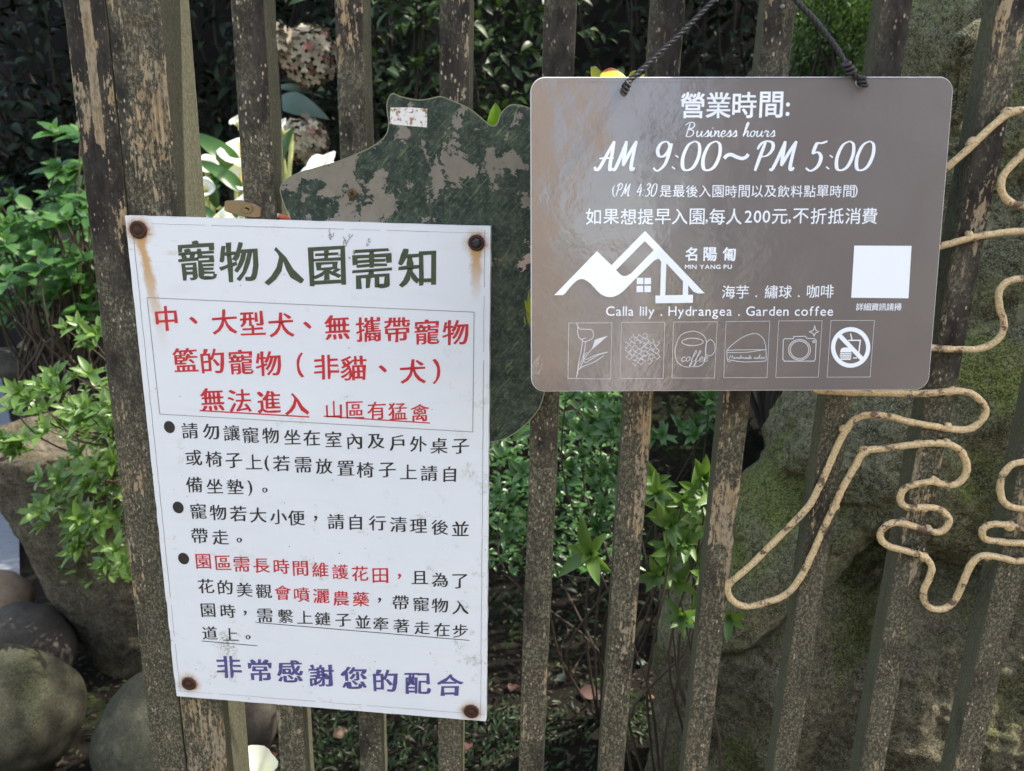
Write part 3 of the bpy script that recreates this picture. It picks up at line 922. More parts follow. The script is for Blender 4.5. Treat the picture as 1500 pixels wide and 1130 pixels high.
for px, py in HOLES:
    c = bpl.hit(px, py); r = 7.6 * mpp(c)
    mb = MB(); nn = bpl.n
    n = 26; vs = []
    for rr, h in ((r * .80, -.001), (r * .80, .0006), (r * .9, .0011), (r, .0006), (r * 1.0, -.0001)):
        for k in range(n):
            a = 2 * math.pi * k / n; vs.append(c + (bpl.u * math.cos(a) + bpl.v * math.sin(a)) * rr + nn * h)
    mb.add(vs, [(i * n + k, (i + 1) * n + k, (i + 1) * n + (k + 1) % n, i * n + (k + 1) % n) for i in range(4) for k in range(n)])
    mb.build('eyelet', m_plain('dull_steel', (.42, .40, .40), .4, .8, .2, 300), hang, True)

def btext(items, size, bold=(.0, .0), mat='print_white', name='lettering', **k):
    mb = MB(); put_chars(mb, bpl, items, size, bold, 0.0, 0.0, **k); return mb.build(name, M[mat], hang)
btext(pts_line('營業時間:', [(592, 167), (677, 167), (762, 166), (850, 165), (904, 180)], T3), 38, (.020, .020))
btext(spaced('是最後入園時間以及飲料點單時間', T3(504, 449), T3(1105, 449)), 18.6, (.004, .004))
btext([('(', *T3(333, 449)), (')', *T3(1128, 449))], 19, (0, 0))
btext(pts_line('如果想提早入園,每人200元,不折抵消費', [(267, 532), (325, 532), (382, 532), (438, 532), (495, 532), (550, 532), (607, 532), (638, 548), (673, 532), (728, 532), (775, 532), (805, 532), (834, 532), (878, 532), (910, 548), (947, 530), (1005, 530), (1062, 530), (1118, 530), (1173, 530)], T3), 24.5, (.008, .008))
btext(pts_line('名陽匍', [(588, 655), (650, 655), (712, 655)], T3), 20.5, (.030, .030))
btext(pts_line('海芋.繡球.咖啡', [(710, 779), (756, 779), (801, 793), (850, 779), (896, 779), (940, 793), (987, 777), (1034, 777)], T3), 20.5, (.004, .004))
btext(spaced('詳細資訊請掃', T3(1140, 828), T3(1265, 828)), 11.5, (.012, .012))

def latin(text, x0, x1, ybase, cap, T, bold, gap=.0, mat='print_white'):
    """lay out a latin line: advance from glyph bounds, stretched to fit x0..x1 (zoomed coordinates)"""
    adv = []; x = 0
    for ch in text:
        if ch == ' ': x += .34; adv.append(None); continue
        v = glyph(ch)[0]; w = v[:, 0].max() - v[:, 0].min()
        adv.append((x + w / 2, v)); x += w + .10 + gap
    x -= .10 + gap
    mb = MB(); sx = (x1 - x0) / x
    for ch, a in zip(text, adv):
        if a is None: continue
        v, fs, nr = glyph(ch)
        px, py = T(x0 + a[0] * sx, ybase); u0, v0 = bpl.uv(px, py); k = bpl.scale(px, py)
        emx = sx * k * (T(1, 0)[0] - T(0, 0)[0]); emy = cap / .72 * k
        q = v + nr * bold; cxx = (v[:, 0].min() + v[:, 0].max()) / 2
        mb.add([bpl.pt(u0 + (p[0] - cxx) * emx, v0 + p[1] * emy, LAYER) for p in q], fs)
    return mb.build('lettering', M[mat], hang)
latin('Calla lily . Hydrangea . Garden coffee', 308, 1052, 857, 14.2, T3, .004, .01)
latin('MIN YANG PU', 567, 720, 703, 5.9, T3, .03, .06)

GLY = {
 'A': (.72, [[(-.12, .12), (-.04, .0), (.10, .08), (.30, .52), (.50, 1.0)], [(.50, 1.0), (.53, .6), (.55, .2), (.60, .0), (.70, .08)], [(.0, .40), (.28, .42), (.66, .42)]]),
 'M': (.90, [[(-.06, .06), (.02, .0), (.12, .25), (.24, .75), (.28, 1.0)], [(.28, 1.0), (.32, .6), (.38, .15)], [(.38, .15), (.56, .62), (.74, 1.0)], [(.74, 1.0), (.73, .5), (.76, .1), (.84, 0), (.92, .10)]]),
 'P': (.66, [[(.06, -.02), (.12, .45), (.20, .97)], [(-.06, .72), (.04, .92), (.26, 1.0), (.50, .93), (.56, .72), (.42, .52), (.18, .46)]]),
 'B': (.60, [[(.08, 0), (.13, .5), (.18, .95)], [(-.08, .8), (.08, .97), (.34, 1.0), (.46, .82), (.36, .60), (.16, .53), (.44, .42), (.48, .16), (.30, .0), (.04, .04)]]),
 'H': (.66, [[(.06, 0), (.10, .5), (.14, .95)], [(.52, 1), (.50, .5), (.50, 0)], [(-.05, .48), (.28, .52), (.62, .52)]]),
 '9': (.56, [[(.44, .82), (.32, .98), (.12, .92), (.04, .70), (.12, .50), (.28, .48), (.42, .66), (.47, .92), (.45, .5), (.36, .16), (.16, -.02), (.0, .08)]]),
 '0': (.66, [[(.36, 1), (.14, .86), (.03, .45), (.10, .08), (.28, 0), (.48, .14), (.58, .52), (.52, .88), (.36, 1)]]),
 '5': (.60, [[(.18, .95), (.14, .78), (.10, .56)], [(.17, .95), (.34, .93), (.54, 1.0)], [(.10, .56), (.28, .62), (.43, .44), (.38, .14), (.16, -.02), (-.04, .08)]]),
 '4': (.58, [[(.30, .98), (.16, .64), (.0, .34), (.22, .34), (.52, .40)], [(.38, .72), (.36, .35), (.34, -.02)]]),
 '3': (.54, [[(.04, .84), (.18, 1), (.38, .92), (.36, .70), (.16, .54), (.38, .44), (.42, .18), (.20, -.02), (.0, .08)]]),
 ':': (.26, [[(.08, .06), (.10, .10)], [(.12, .46), (.14, .50)]]),
 '~': (1.0, [[(.0, .34), (.10, .50), (.26, .55), (.48, .42), (.68, .34), (.84, .42), (.92, .58)]]),
 'u': (.47, [[(0, .28), (.06, .4), (.05, .12), (.12, 0), (.26, .12), (.33, .4), (.32, .12), (.39, .0), (.47, .1)]]),
 's': (.34, [[(0, .1), (.12, .26), (.20, .44), (.27, .20), (.20, .02), (.06, .03)], [(.2, .0), (.34, .1)]]),
 'i': (.26, [[(0, .1), (.07, .4), (.08, .1), (.15, 0), (.26, .1)], [(.11, .58), (.12, .62)]]),
 'n': (.42, [[(0, .34), (.05, .4), (.05, 0)], [(.05, .08), (.18, .38), (.27, .35), (.27, .08), (.34, 0), (.42, .1)]]),
 'm': (.64, [[(0, .34), (.05, .4), (.05, 0)], [(.05, .08), (.17, .38), (.25, .35), (.25, .02)], [(.25, .08), (.38, .38), (.47, .35), (.47, .08), (.54, 0), (.64, .1)]]),
 'e': (.32, [[(.02, .16), (.18, .22), (.23, .36), (.12, .42), (.02, .24), (.07, .03), (.18, 0), (.32, .1)]]),
 'h': (.42, [[(0, .1), (.12, .5), (.20, .92), (.12, .96), (.06, .5), (.04, 0)], [(.05, .08), (.18, .38), (.27, .35), (.27, .08), (.34, 0), (.42, .1)]]),
 'k': (.40, [[(0, .1), (.12, .5), (.20, .92), (.12, .96), (.06, .5), (.04, 0)], [(.06, .16), (.20, .38), (.22, .26), (.08, .2), (.24, .02), (.40, .1)]]),
 'o': (.36, [[(.18, .42), (.06, .34), (.03, .14), (.12, 0), (.24, .08), (.27, .3), (.18, .42), (.24, .34), (.36, .36)]]),
 'r': (.36, [[(0, .24), (.08, .44), (.14, .36), (.24, .36), (.20, .1), (.27, 0), (.36, .1)]]),
 'c': (.32, [[(.24, .32), (.16, .41), (.04, .26), (.05, .05), (.17, 0), (.32, .1)]]),
 'f': (.30, [[(0, .1), (.14, .45), (.28, .88), (.20, .98), (.12, .6), (.04, -.2), (-.02, -.40), (.08, -.36), (.14, -.05), (.30, .1)]]),
 'a': (.42, [[(.26, .35), (.12, .41), (.03, .18), (.09, 0), (.22, .14), (.28, .38), (.26, .08), (.33, 0), (.42, .1)]]),
 'd': (.42, [[(.26, .35), (.12, .41), (.03, .18), (.09, 0), (.22, .14), (.36, .95), (.27, .10), (.33, 0), (.42, .1)]]),
}
def script(text, x0, x1, ybase, cap, wpx, slant=.18, T=T3, cal=.55, fat=None, name='lettering', mat='print_white'):
    """pen lettering: cap in photo px; fitted between x0 and x1"""
    x = 0; pos = []
    for ch in text:
        if ch == ' ': x += .34; continue
        pos.append((ch, x)); x += GLY[ch][0] + (.06 if ch.isupper() or ch.isdigit() or ch in ':~' else .0)
    sx = (x1 - x0) / x; mb = MB(); lay = 0
    for ch, xx in pos:
        for st in GLY[ch][1]:
            P = catmull([Vector((p[0], p[1], 0)) for p in st], 6)
            uv = []
            for p in P:
                px, py = T(x0 + (xx + p.x) * sx, ybase)
                u, v = bpl.uv(px, py); k = bpl.scale(px, py)
                uv.append((u + p.y * slant * cap * k, v + p.y * cap * k))
            w = wpx * bpl.scale(*T(x0, ybase)) * ((fat or {}).get(ch, 1.0))
            ribbon(mb, bpl, uv, w, LAYER + lay * 9e-6, False, 0.0 if len(st) == 2 else cal); lay += 1
    return mb.build(name, M[mat], hang)
script('Business hours', 566, 862, 270, 20, 1.9, cal=.3)
script('AM', 278, 402, 380, 41, 5.4, .22)
script('9:00', 462, 684, 380, 41, 5.6, .16)
script('~', 695, 785, 362, 26, 5.0, 0, cal=.0)
script('PM', 792, 925, 380, 41, 5.4, .22)
script('5:00', 965, 1185, 380, 41, 5.6, .16)
script('PM', 339, 384, 465, 18, 1.8, .22, cal=.3)
script('4:30', 408, 474, 465, 18, 1.9, .16, cal=.3)

# house-and-mountain emblem
TL = lambda x, y: (800 + x / 5, 325 + y / 5)
def curve2(P, per=8): return [(p.x, p.y) for p in catmull([Vector((*q, 0)) for q in P], per)]
und = curve2([(140, 524), (205, 448), (262, 420), (320, 450), (400, 530), (472, 552), (545, 524), (640, 432)], 6)
outer = [(372, 216), (60, 538)] + [(122, 538)] + und + [(790, 286), (822, 270), (842, 292), (834, 541), (800, 541), (800, 598), (1075, 594), (1075, 535), (1040, 536), (1040, 466), (1078, 512), (1112, 526), (1160, 524), (724, 68), (478, 318)]
hole1 = [(722, 142), (788, 208), (622, 378)] + curve2([(622, 378), (582, 398), (548, 390), (512, 354)], 5)[1:] 
hole2 = [(880, 305), (872, 539), (1000, 537), (1002, 436)]
mb = MB(); poly_px(mb, bpl, [[TL(*p) for p in outer], [TL(*p) for p in hole1], [TL(*p) for p in hole2]])
for x, y in ((664, 411), (720, 411), (662, 470), (719, 469)):
    poly_px(mb, bpl, [[TL(x, y), TL(x + 48, y), TL(x + 48, y + 47), TL(x, y + 47)]])
mb.build('emblem', M['print_white'], hang)
# blank white label panel (lower right)
mb = MB(); poly_px(mb, bpl, [[T3(1122, 627), T3(1310, 628), T3(1300, 800), T3(1112, 798)]]); mb.build('white_panel', M['print_white'], hang)

TI = lambda x, y: (820 + x / 3.191, 460 + y / 3.191)
def icon(name, strokes, w=.9, extra=None, mat='print_pale'):
    mb = MB()
    for i, (pts, cl, sm) in enumerate(strokes):
        line_px(mb, bpl, [TI(*p) for p in pts], w, LAYER + 9e-6 * i, cl, sm)
    if extra: extra(mb)
    mb.build(name, M[mat], hang)
for b_ in ([(42, 43), (243, 42), (237, 304), (38, 302)], [(288, 40), (491, 39), (483, 302), (281, 302)], [(531, 38), (736, 37), (722, 300), (524, 300)], [(777, 36), (981, 34), (968, 298), (766, 298)], [(1023, 33), (1226, 32), (1208, 296), (1009, 297)], [(1267, 31), (1470, 31), (1450, 295), (1249, 296)]):
    icon('icon_frame', [(b_, True, 0)], .55)
icon('calla_lily_icon', [([(78, 44), (92, 70), (120, 72), (150, 76), (158, 98), (148, 118), (118, 130), (104, 122), (108, 116), (122, 114)], False, 5),
  ([(84, 60), (84, 92), (92, 112), (106, 124)], False, 5), ([(106, 124), (100, 170), (88, 230), (78, 298)], False, 5), ([(120, 128), (116, 170), (104, 215), (88, 245), (84, 282)], False, 5),
  ([(222, 104), (186, 115), (164, 124), (158, 145), (150, 165)], False, 4), ([(222, 104), (190, 130), (150, 165), (118, 205), (92, 260)], False, 5),
  ([(128, 180), (112, 200), (118, 228), (150, 210), (185, 190), (222, 180)], False, 5), ([(120, 215), (170, 192), (222, 178)], False, 4), ([(84, 262), (110, 245), (160, 225), (205, 196)], False, 5)], .9,
  lambda mb: poly_px(mb, bpl, [[TI(*p) for p in ((220, 105), (186, 116), (166, 124), (160, 142), (152, 165), (185, 138))]]))
hs = []
hr = random.Random(3)
for k in range(30):
    a = k * 2.39996; rr = math.sqrt((k + .5) / 30)
    cx, cy = 382 + 82 * rr * math.cos(a), 165 + 72 * rr * math.sin(a); r0 = 11.5; ph = hr.random() * 6
    loop = []
    for j in range(16):
        b_ = ph + 2 * math.pi * j / 16
        q = r0 * (1 + .22 * math.cos(4 * b_))
        loop.append((cx + q * math.cos(b_), cy + q * math.sin(b_)))
    hs.append((loop[:hr.randint(12, 15)], False, 2))
icon('hydrangea_icon', hs, .75)
def ell(cx, cy, rx, ry, n=20): return [(cx + rx * math.cos(2 * math.pi * k / n), cy + ry * math.sin(2 * math.pi * k / n)) for k in range(n)]
icon('coffee_cup_icon', [([(612, 82), (570, 96), (548, 130), (538, 175), (548, 222), (580, 246), (618, 247), (655, 243), (676, 222), (682, 170), (684, 125), (668, 98), (640, 84)], True, 5), (ell(620, 131, 50, 17), True, 2),
  ([(688, 130), (704, 120), (722, 138), (724, 172), (708, 194), (686, 192), (680, 172), (684, 140), (690, 130)], False, 5)], .85)
icon('cake_icon', [([(781, 170), (805, 145), (850, 112), (895, 94), (925, 95), (950, 115), (962, 150), (963, 168)], False, 5), ([(781, 170), (870, 168), (963, 168)], False, 4), ([(781, 180), (870, 180), (963, 166)], False, 4), ([(781, 170), (783, 218), (800, 224)], False, 4), ([(783, 214), (850, 224), (900, 224), (958, 220), (964, 205), (963, 168)], False, 5)], .85)
icon('camera_icon', [([(1050, 116), (1090, 116), (1094, 106), (1148, 105), (1154, 114), (1190, 116), (1198, 124), (1194, 212), (1186, 221), (1050, 221), (1042, 212), (1044, 124)], True, 0), (ell(1120, 168, 51, 48, 28), True, 2), (ell(1120, 168, 43, 41, 28), True, 2), (ell(1187, 130, 5, 5, 8), True, 2),
  ([(1191, 56), (1186, 76), (1166, 84), (1182, 90), (1188, 104), (1194, 90), (1208, 84), (1196, 76)], True, 0)], 1.1)
def nofood(mb):
    line_px(mb, bpl, [TI(*p) for p in ell(1359, 157, 82, 85, 40)], 6.3, LAYER, True, 1)
    line_px(mb, bpl, [TI(1303, 96), TI(1417, 216)], 6.3, LAYER + 1e-5)
    for (a, b) in (((1310, 186), (1363, 186)), ((1308, 194), (1362, 194)), ((1310, 202), (1362, 202))):
        line_px(mb, bpl, [TI(*a), TI(*b)], 1.7, LAYER + 2e-5)
    poly_px(mb, bpl, [[TI(*p) for p in ((1310, 180), (1314, 164), (1326, 157), (1348, 157), (1360, 165), (1363, 180))]], LAYER + 2e-5)
    poly_px(mb, bpl, [[TI(*p) for p in ((1310, 208), (1362, 208), (1358, 215), (1314, 215))]], LAYER + 2e-5)
    line_px(mb, bpl, [TI(*p) for p in ((1350, 124), (1404, 124), (1396, 190))], 1.8, LAYER + 3e-5)
    line_px(mb, bpl, [TI(*p) for p in ((1358, 92), (1366, 124))], 1.6, LAYER + 3.6e-5)
    line_px(mb, bpl, [TI(1370, 206), TI(1390, 206)], 1.6, LAYER + 4e-5)
icon('no_food_icon', [], 1, nofood, 'print_white')
def script_i(text, x0, x1, y, cap, w): script(text, x0, x1, y, cap, w, .2, TI, .2, mat='print_pale')
script_i('coffee', 566, 692, 222, 16, 1.0)
script_i('Handmade cakes', 790, 956, 210, 6, .7)

# ------------------------------------------------------------ black cord
def rope(path, r=.0031, pitch=.017, seedk=0):
    P = catmull(path, 14)
    mb = MB(); L = 0; out = [[], [], []]
    nrm = None
    for i, p in enumerate(P):
        t = (P[min(i + 1, len(P) - 1)] - P[max(i - 1, 0)]).normalized()
        if nrm is None: nrm = t.orthogonal().normalized()
        nrm = (nrm - t * nrm.dot(t)).normalized(); b = t.cross(nrm)
        if i: L += (p - P[i - 1]).length
        for k in range(3):
            a = 2 * math.pi * (L / pitch + k / 3)
            out[k].append(p + (nrm * math.cos(a) + b * math.sin(a)) * r * .52)
    for k in range(3): mb.tube(out[k], r * .56, 7)
    return mb
cord = empty('cord', at(1113, -68, -.006))
tag(cord, 'twisted black cord looped through the two eyelets of the taupe sign', 'cord')
hL = bpl.hit(*HOLES[0]); hR = bpl.hit(*HOLES[1])
top = at(1113, -66, -.008)
def seg(h, pxs, back=-.004):
    pts = []
    n = len(pxs)
    for i, (px, py) in enumerate(pxs):
        t = (i + 1) / (n + 1); y = h.y + bpl.n.y * .006 + (top.y - h.y) * t
        pts.append(at(px, py, min(y, back)))
    return pts
mb = rope([hL - bpl.n * .008, hL + bpl.n * .0025 + bpl.v * .002] + seg(hL, [(929, 112), (962, 82), (1002, 45), (1044, 2), (1080, -36)]) + [top], .0025)
mb.build('cord_strand', M['rope'], cord, True)
mb = rope([hR - bpl.n * .008, hR + bpl.n * .0035 + bpl.v * .001] + seg(hR, [(1254, 112), (1240, 95), (1222, 66), (1192, 28), (1168, 3), (1136, -38)]) + [top], .0025)
mb.build('cord_strand', M['rope'], cord, True)
# knots
def knot(c, ax, s=1.0):
    mb = MB(); ax = ax.normalized(); u = ax.orthogonal().normalized(); w = ax.cross(u)
    for j in range(3):
        ring = [c + ax * (.0042 * s * (j - 1) + .0016 * math.sin(a * 1)) + (u * math.cos(a) + w * math.sin(a)) * .0032 * s for a in [2 * math.pi * k / 16 for k in range(17)]]
        mb.tube(ring, .0018 * s, 7)
    return mb
knot(at(1243, 100, hR.y - .005), at(1222, 66, -.03) - at(1254, 112, -.03)).build('knot', M['rope'], cord, True)
knot(hL + bpl.n * .003 - bpl.v * .001, bpl.u * .5 + bpl.v, .8).build('knot', M['rope'], cord, True)
knot(hR + bpl.n * .004 - bpl.v * .000, bpl.u * -.4 + bpl.v, .85).build('knot', M['rope'], cord, True)
mb = MB(); mb.lathe([(.0022, 0), (.0022, .012), (.0045, .0125), (.004, .014)], top + Vector((0, .006, 0)), (0, -1, 0), 14); mb.build('nail', M['bolt'], cord, True)

# ------------------------------------------------------------ padlock
lock = empty('padlock', at(357, 318, -.002))
tag(lock, 'old brass padlock with chipped white and red shackle lying above the white notice', 'padlock')
def lock_body():
    c = at(357.5, 306.5, .000)
    ax = (at(384, 311.5, 0) - at(331, 301.5, 0)).normalized(); up = Vector((0, 0, 1)); up = (up - ax * up.dot(ax)).normalized(); dp = ax.cross(up)
    # tilt so the underside shows a little
    k = mpp(c); L = 54 * k; H = 21 * k; D = .017
    mb = MB(); n = 14; ringN = 12; vs = []; fs = []
    for i in range(n + 1):
        t = i / n * 2 - 1
        hh = H / 2 * (1 - .30 * abs(t) ** 2.4) * (1 if abs(t) < .97 else .93)
        for a, b in ((-1, -.86), (-.86, -1), (.86, -1), (1, -.86), (1, .0), (1, .86), (.86, 1), (-.86, 1), (-1, .86), (-1, 0)):
            vs.append(c + ax * (t * L / 2) + up * (b * hh) - (-dp) * 0 + Vector((0, 1, 0)) * (a * D / 2 + D / 2 - .004))
    m = 10
    for i in range(n):
        for q in range(m):
            a = i * m + q; b = i * m + (q + 1) % m
            fs.append((a, b, b + m, a + m))
    fs.append(tuple(range(m - 1, -1, -1))); fs.append(tuple(n * m + q for q in range(m)))
    mb.add(vs, fs)
    return mb.build('lock_body', M['brass'], lock, auto=35), c, ax, up
lb, lc, lax, lup = lock_body()
kc = at(361.5, 305.5, -.0041)
mb = MB(); mb.lathe([(.0062, .000), (.0062, .0006), (.0056, .0008), (.0056, .0003), (.0052, .0007), (.0001, .0007)], kc, (0, -1, 0), 26)
mb.build('keyway_disc', M['brass'], lock, auto=40)
mb = MB(); kpl = Plane(kc + Vector((0, -.0011, 0)), lax, lup)
poly_px(mb, kpl, [[(-.0032, -.0002), (-.0012, .0008), (.0000, .0016), (.0012, .0009), (.0034, .0004), (.0030, -.0020), (.0016, -.0017), (.0010, -.0008), (-.0004, -.0005)]], 0, raw=True)
mb.build('keyhole', M['black'], lock)
sh = [at(383, 311.5, .004), at(395, 313.5, .005), at(409, 317, .006)]
mb = MB(); mb.tube(catmull(sh, 6), .0028, 12, jit=.12); mb.build('shackle', M['chalk'], lock, True)
mb = MB(); mb.tube(catmull([at(408.5, 317, .006), at(418, 319.5, .007), at(432, 324, .010)], 5), [.0029] * 6 + [.0026] * 5, 12, jit=.1); mb.build('shackle_tip', M['redpaint'], lock, True)
mb = MB(); mb.tube(catmull([at(384, 317.5, .012), at(396, 321, .013), at(412, 326, .014)], 5), .0024, 10); mb.build('shackle_leg', M['chalk'], lock, True)

# ------------------------------------------------------------ wire ornament
wire = empty('wire_ornament', at(1395, 600, -.006))
tag(wire, 'looping ornament of gold-painted rusty wire welded across the right-hand pickets', 'ornament')
WR = .0037
def W(pts, r=WR, name='wire', y=-.0055):
    P = catmull([at(px, py, y - (0.0 if len(q) == 0 else q[0])) for px, py, *q in pts], 7)
    mb = MB(); mb.tube(P, r, 12, jit=.16, seed=len(pts)); return mb.build(name, M['wire'], wire, True)
W([(1340, 282), (1366, 262), (1391, 242), (1418, 219), (1445, 193), (1470, 171), (1482, 165), (1496, 162), (1530, 166), (1560, 190)], .0036)
W([(1560, 170), (1530, 200), (1502, 222), (1486, 238), (1470, 257), (1466, 273), (1471, 288), (1482, 298), (1500, 301), (1540, 298)], .0036)
W([(1330, 372), (1360, 365), (1381, 360), (1410, 352), (1440, 345), (1470, 341), (1505, 338), (1550, 335)], .0034)
W([(1330, 504), (1355, 508), (1378, 511), (1405, 512), (1435, 511), (1455, 503), (1468, 488), (1470, 470), (1464, 450), (1463, 430), (1470, 417), (1485, 410), (1510, 408), (1550, 410)], .0035)
W([(1190, 572), (1225, 574), (1262, 575.5), (1300, 576), (1340, 577), (1375, 575), (1403, 573), (1425, 578), (1440, 592), (1443, 607), (1433, 621), (1418, 629), (1396, 629), (1365, 624), (1335, 619), (1305, 611), (1282, 608), (1262, 610), (1247, 619), (1238, 632), (1226, 655), (1211, 690), (1196, 722), (1182, 745), (1160, 768), (1128, 800), (1098, 830), (1072, 852), (1066, 862), (1070, 876), (1082, 886), (1100, 888), (1125, 882), (1150, 872), (1170, 850), (1186, 820), (1203, 782), (1222, 742), (1236, 712), (1252, 684), (1268, 661), (1300, 657), (1335, 652), (1370, 649), (1392, 652), (1408, 662), (1416, 680), (1414, 696), (1403, 708), (1388, 711), (1366, 706), (1345, 709), (1328, 714), (1319, 725), (1321, 738), (1332, 744), (1352, 743), (1372, 745), (1386, 754), (1390, 765), (1383, 776), (1370, 780), (1345, 773), (1320, 766), (1302, 768), (1290, 780), (1292, 793), (1304, 801), (1330, 808), (1352, 815), (1364, 828), (1362, 845), (1354, 862), (1353, 878), (1362, 890), (1376, 893), (1390, 888), (1404, 870), (1414, 845), (1424, 825), (1440, 814), (1465, 817), (1490, 822), (1520, 818), (1555, 800)])
W([(1550, 676), (1520, 676), (1497, 677), (1480, 683), (1468, 698), (1465, 718), (1470, 735), (1483, 743), (1505, 746), (1550, 748)], .0036)
W([(1550, 778), (1520, 776), (1498, 774), (1475, 769), (1455, 768), (1441, 774), (1439, 784), (1446, 791), (1470, 794), (1500, 796), (1550, 798)], .0036)
for k, (px, py) in enumerate(((1068, 855), (1236, 628), (1222, 742), (1266, 660), (1352, 576), (1391, 573), (1387, 625), (1344, 650), (1385, 648), (1367, 703), (1320, 766), (1357, 744), (1358, 775), (1353, 816), (1418, 345), (1424, 210), (1476, 166), (1448, 815), (1477, 770))):
    mb = MB(); c = at(px + rnd.uniform(-2, 2), py, -.004); r0 = rnd.uniform(.0045, .0062)
    mb.lathe([(.0005, -r0), (r0 * .7, -r0 * .7), (r0, 0), (r0 * .7, r0 * .65), (.0005, r0 * .9)], c, (rnd.uniform(-.4, .4), -.3, 1), 10)
    mb.v = [tuple(Vector(p) + noise.noise_vector(Vector(p) * 260) * .0022) for p in mb.v]
    mb.build('weld', M['wire'], wire, True)

# ------------------------------------------------------------ rocks
def ico(sub):
    import bmesh
    bm = bmesh.new(); bmesh.ops.create_icosphere(bm, subdivisions=sub, radius=1)
    v = np.array([x.co[:] for x in bm.verts]); f = [tuple(q.index for q in p.verts) for p in bm.faces]; bm.free(); return v, f
_ico = {}
def blob_rock(name, c, ells, mat, sub=6, amp=.02, freq=6, seed=0, ridge=0.0, fine=.003, strata=0.0, ang=.95):
    """star-shaped rock: the furthest surface of several ellipsoids seen from c, then displaced"""
    if sub not in _ico: _ico[sub] = ico(sub)
    v, f = _ico[sub]
    c = np.array(c, float); out = np.zeros_like(v)
    R_ = np.zeros(len(v))
    for (ec, er, rot) in ells:
        Rm = np.array(Matrix.Rotation(rot, 3, 'Y'))
        d = v @ Rm; o = (c - np.array(ec, float)) @ Rm
        er = np.array(er, float)
        A = ((d / er) ** 2).sum(1); B_ = (2 * d * o / er ** 2).sum(1); C_ = ((o / er) ** 2).sum() - 1
        disc = B_ ** 2 - 4 * A * C_
        r = np.where(disc > 0, (-B_ + np.sqrt(np.maximum(disc, 0))) / (2 * A), 0)
        k = .05
        R_ = np.maximum(R_, r)
    P = c + v * R_[:, None]
    Q = np.empty_like(P)
    for i, p in enumerate(P):
        p_ = Vector(p); q = p_ * freq + Vector((seed, seed * 2, 0))
        h = amp * noise.noise(q) + amp * .5 * noise.noise(q * 2.3) + amp * .25 * noise.noise(q * 5.1)
        if ridge: h += ridge * (1 - abs(noise.noise(Vector((q.x * .9, q.y * .9, q.z * .35)))) * 3)
        if strata:
            al = p_.x * math.cos(ang) + p_.z * math.sin(ang); ac = -p_.x * math.sin(ang) + p_.z * math.cos(ang)
            n_ = noise.noise(Vector((al * 2.2 + seed, p_.y * 3, ac * 13)))
            h += strata * (n_ - .8 * max(0, .22 - abs(noise.noise(Vector((al * 1.6, p_.y * 2, ac * 8 + seed))))) / .22)
        h += fine * noise.noise(p_ * 70) + fine * .6 * noise.noise(p_ * 150)
        Q[i] = p + v[i] * h
    base = Vector((c[0], c[1], Q[:, 2].min()))
    me = mesh_np(name, Q - np.array(base), f, mat)
    return link(name, me, None, base)
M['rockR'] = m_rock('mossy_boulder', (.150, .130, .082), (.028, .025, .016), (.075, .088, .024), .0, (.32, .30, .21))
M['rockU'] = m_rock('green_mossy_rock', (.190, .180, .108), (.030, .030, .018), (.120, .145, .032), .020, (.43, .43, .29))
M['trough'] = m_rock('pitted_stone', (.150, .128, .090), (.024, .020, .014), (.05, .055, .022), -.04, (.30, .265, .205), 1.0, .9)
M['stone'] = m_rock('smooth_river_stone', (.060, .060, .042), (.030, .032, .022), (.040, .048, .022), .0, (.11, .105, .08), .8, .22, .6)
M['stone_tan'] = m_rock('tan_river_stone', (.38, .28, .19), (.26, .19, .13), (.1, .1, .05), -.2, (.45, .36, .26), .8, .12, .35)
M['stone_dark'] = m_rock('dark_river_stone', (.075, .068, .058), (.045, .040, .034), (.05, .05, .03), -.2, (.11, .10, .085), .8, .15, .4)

def E_(px, py, y, rx, ry, rz, rot=0.0):
    return (tuple(at(px, py, y)), (rx, ry, rz), rot)
# big lower boulder
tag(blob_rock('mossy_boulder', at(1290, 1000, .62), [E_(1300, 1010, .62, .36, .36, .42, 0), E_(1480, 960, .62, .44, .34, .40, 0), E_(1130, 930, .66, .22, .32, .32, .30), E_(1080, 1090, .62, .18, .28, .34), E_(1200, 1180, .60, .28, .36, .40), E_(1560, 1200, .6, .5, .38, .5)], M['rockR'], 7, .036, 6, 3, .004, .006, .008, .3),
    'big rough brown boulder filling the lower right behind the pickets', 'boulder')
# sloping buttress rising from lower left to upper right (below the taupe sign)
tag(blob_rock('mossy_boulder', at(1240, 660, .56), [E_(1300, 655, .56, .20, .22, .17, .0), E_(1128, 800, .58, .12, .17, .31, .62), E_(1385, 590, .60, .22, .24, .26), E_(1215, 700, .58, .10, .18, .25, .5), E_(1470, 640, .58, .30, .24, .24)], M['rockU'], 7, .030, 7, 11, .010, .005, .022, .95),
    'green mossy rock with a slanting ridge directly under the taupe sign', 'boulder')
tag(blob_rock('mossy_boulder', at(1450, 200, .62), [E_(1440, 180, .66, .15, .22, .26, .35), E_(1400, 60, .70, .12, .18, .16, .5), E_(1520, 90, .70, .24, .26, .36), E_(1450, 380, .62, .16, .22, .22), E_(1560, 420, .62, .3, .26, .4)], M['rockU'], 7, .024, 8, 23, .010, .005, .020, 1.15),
    'tall green mossy rock face at the upper right beside the conifer', 'boulder')
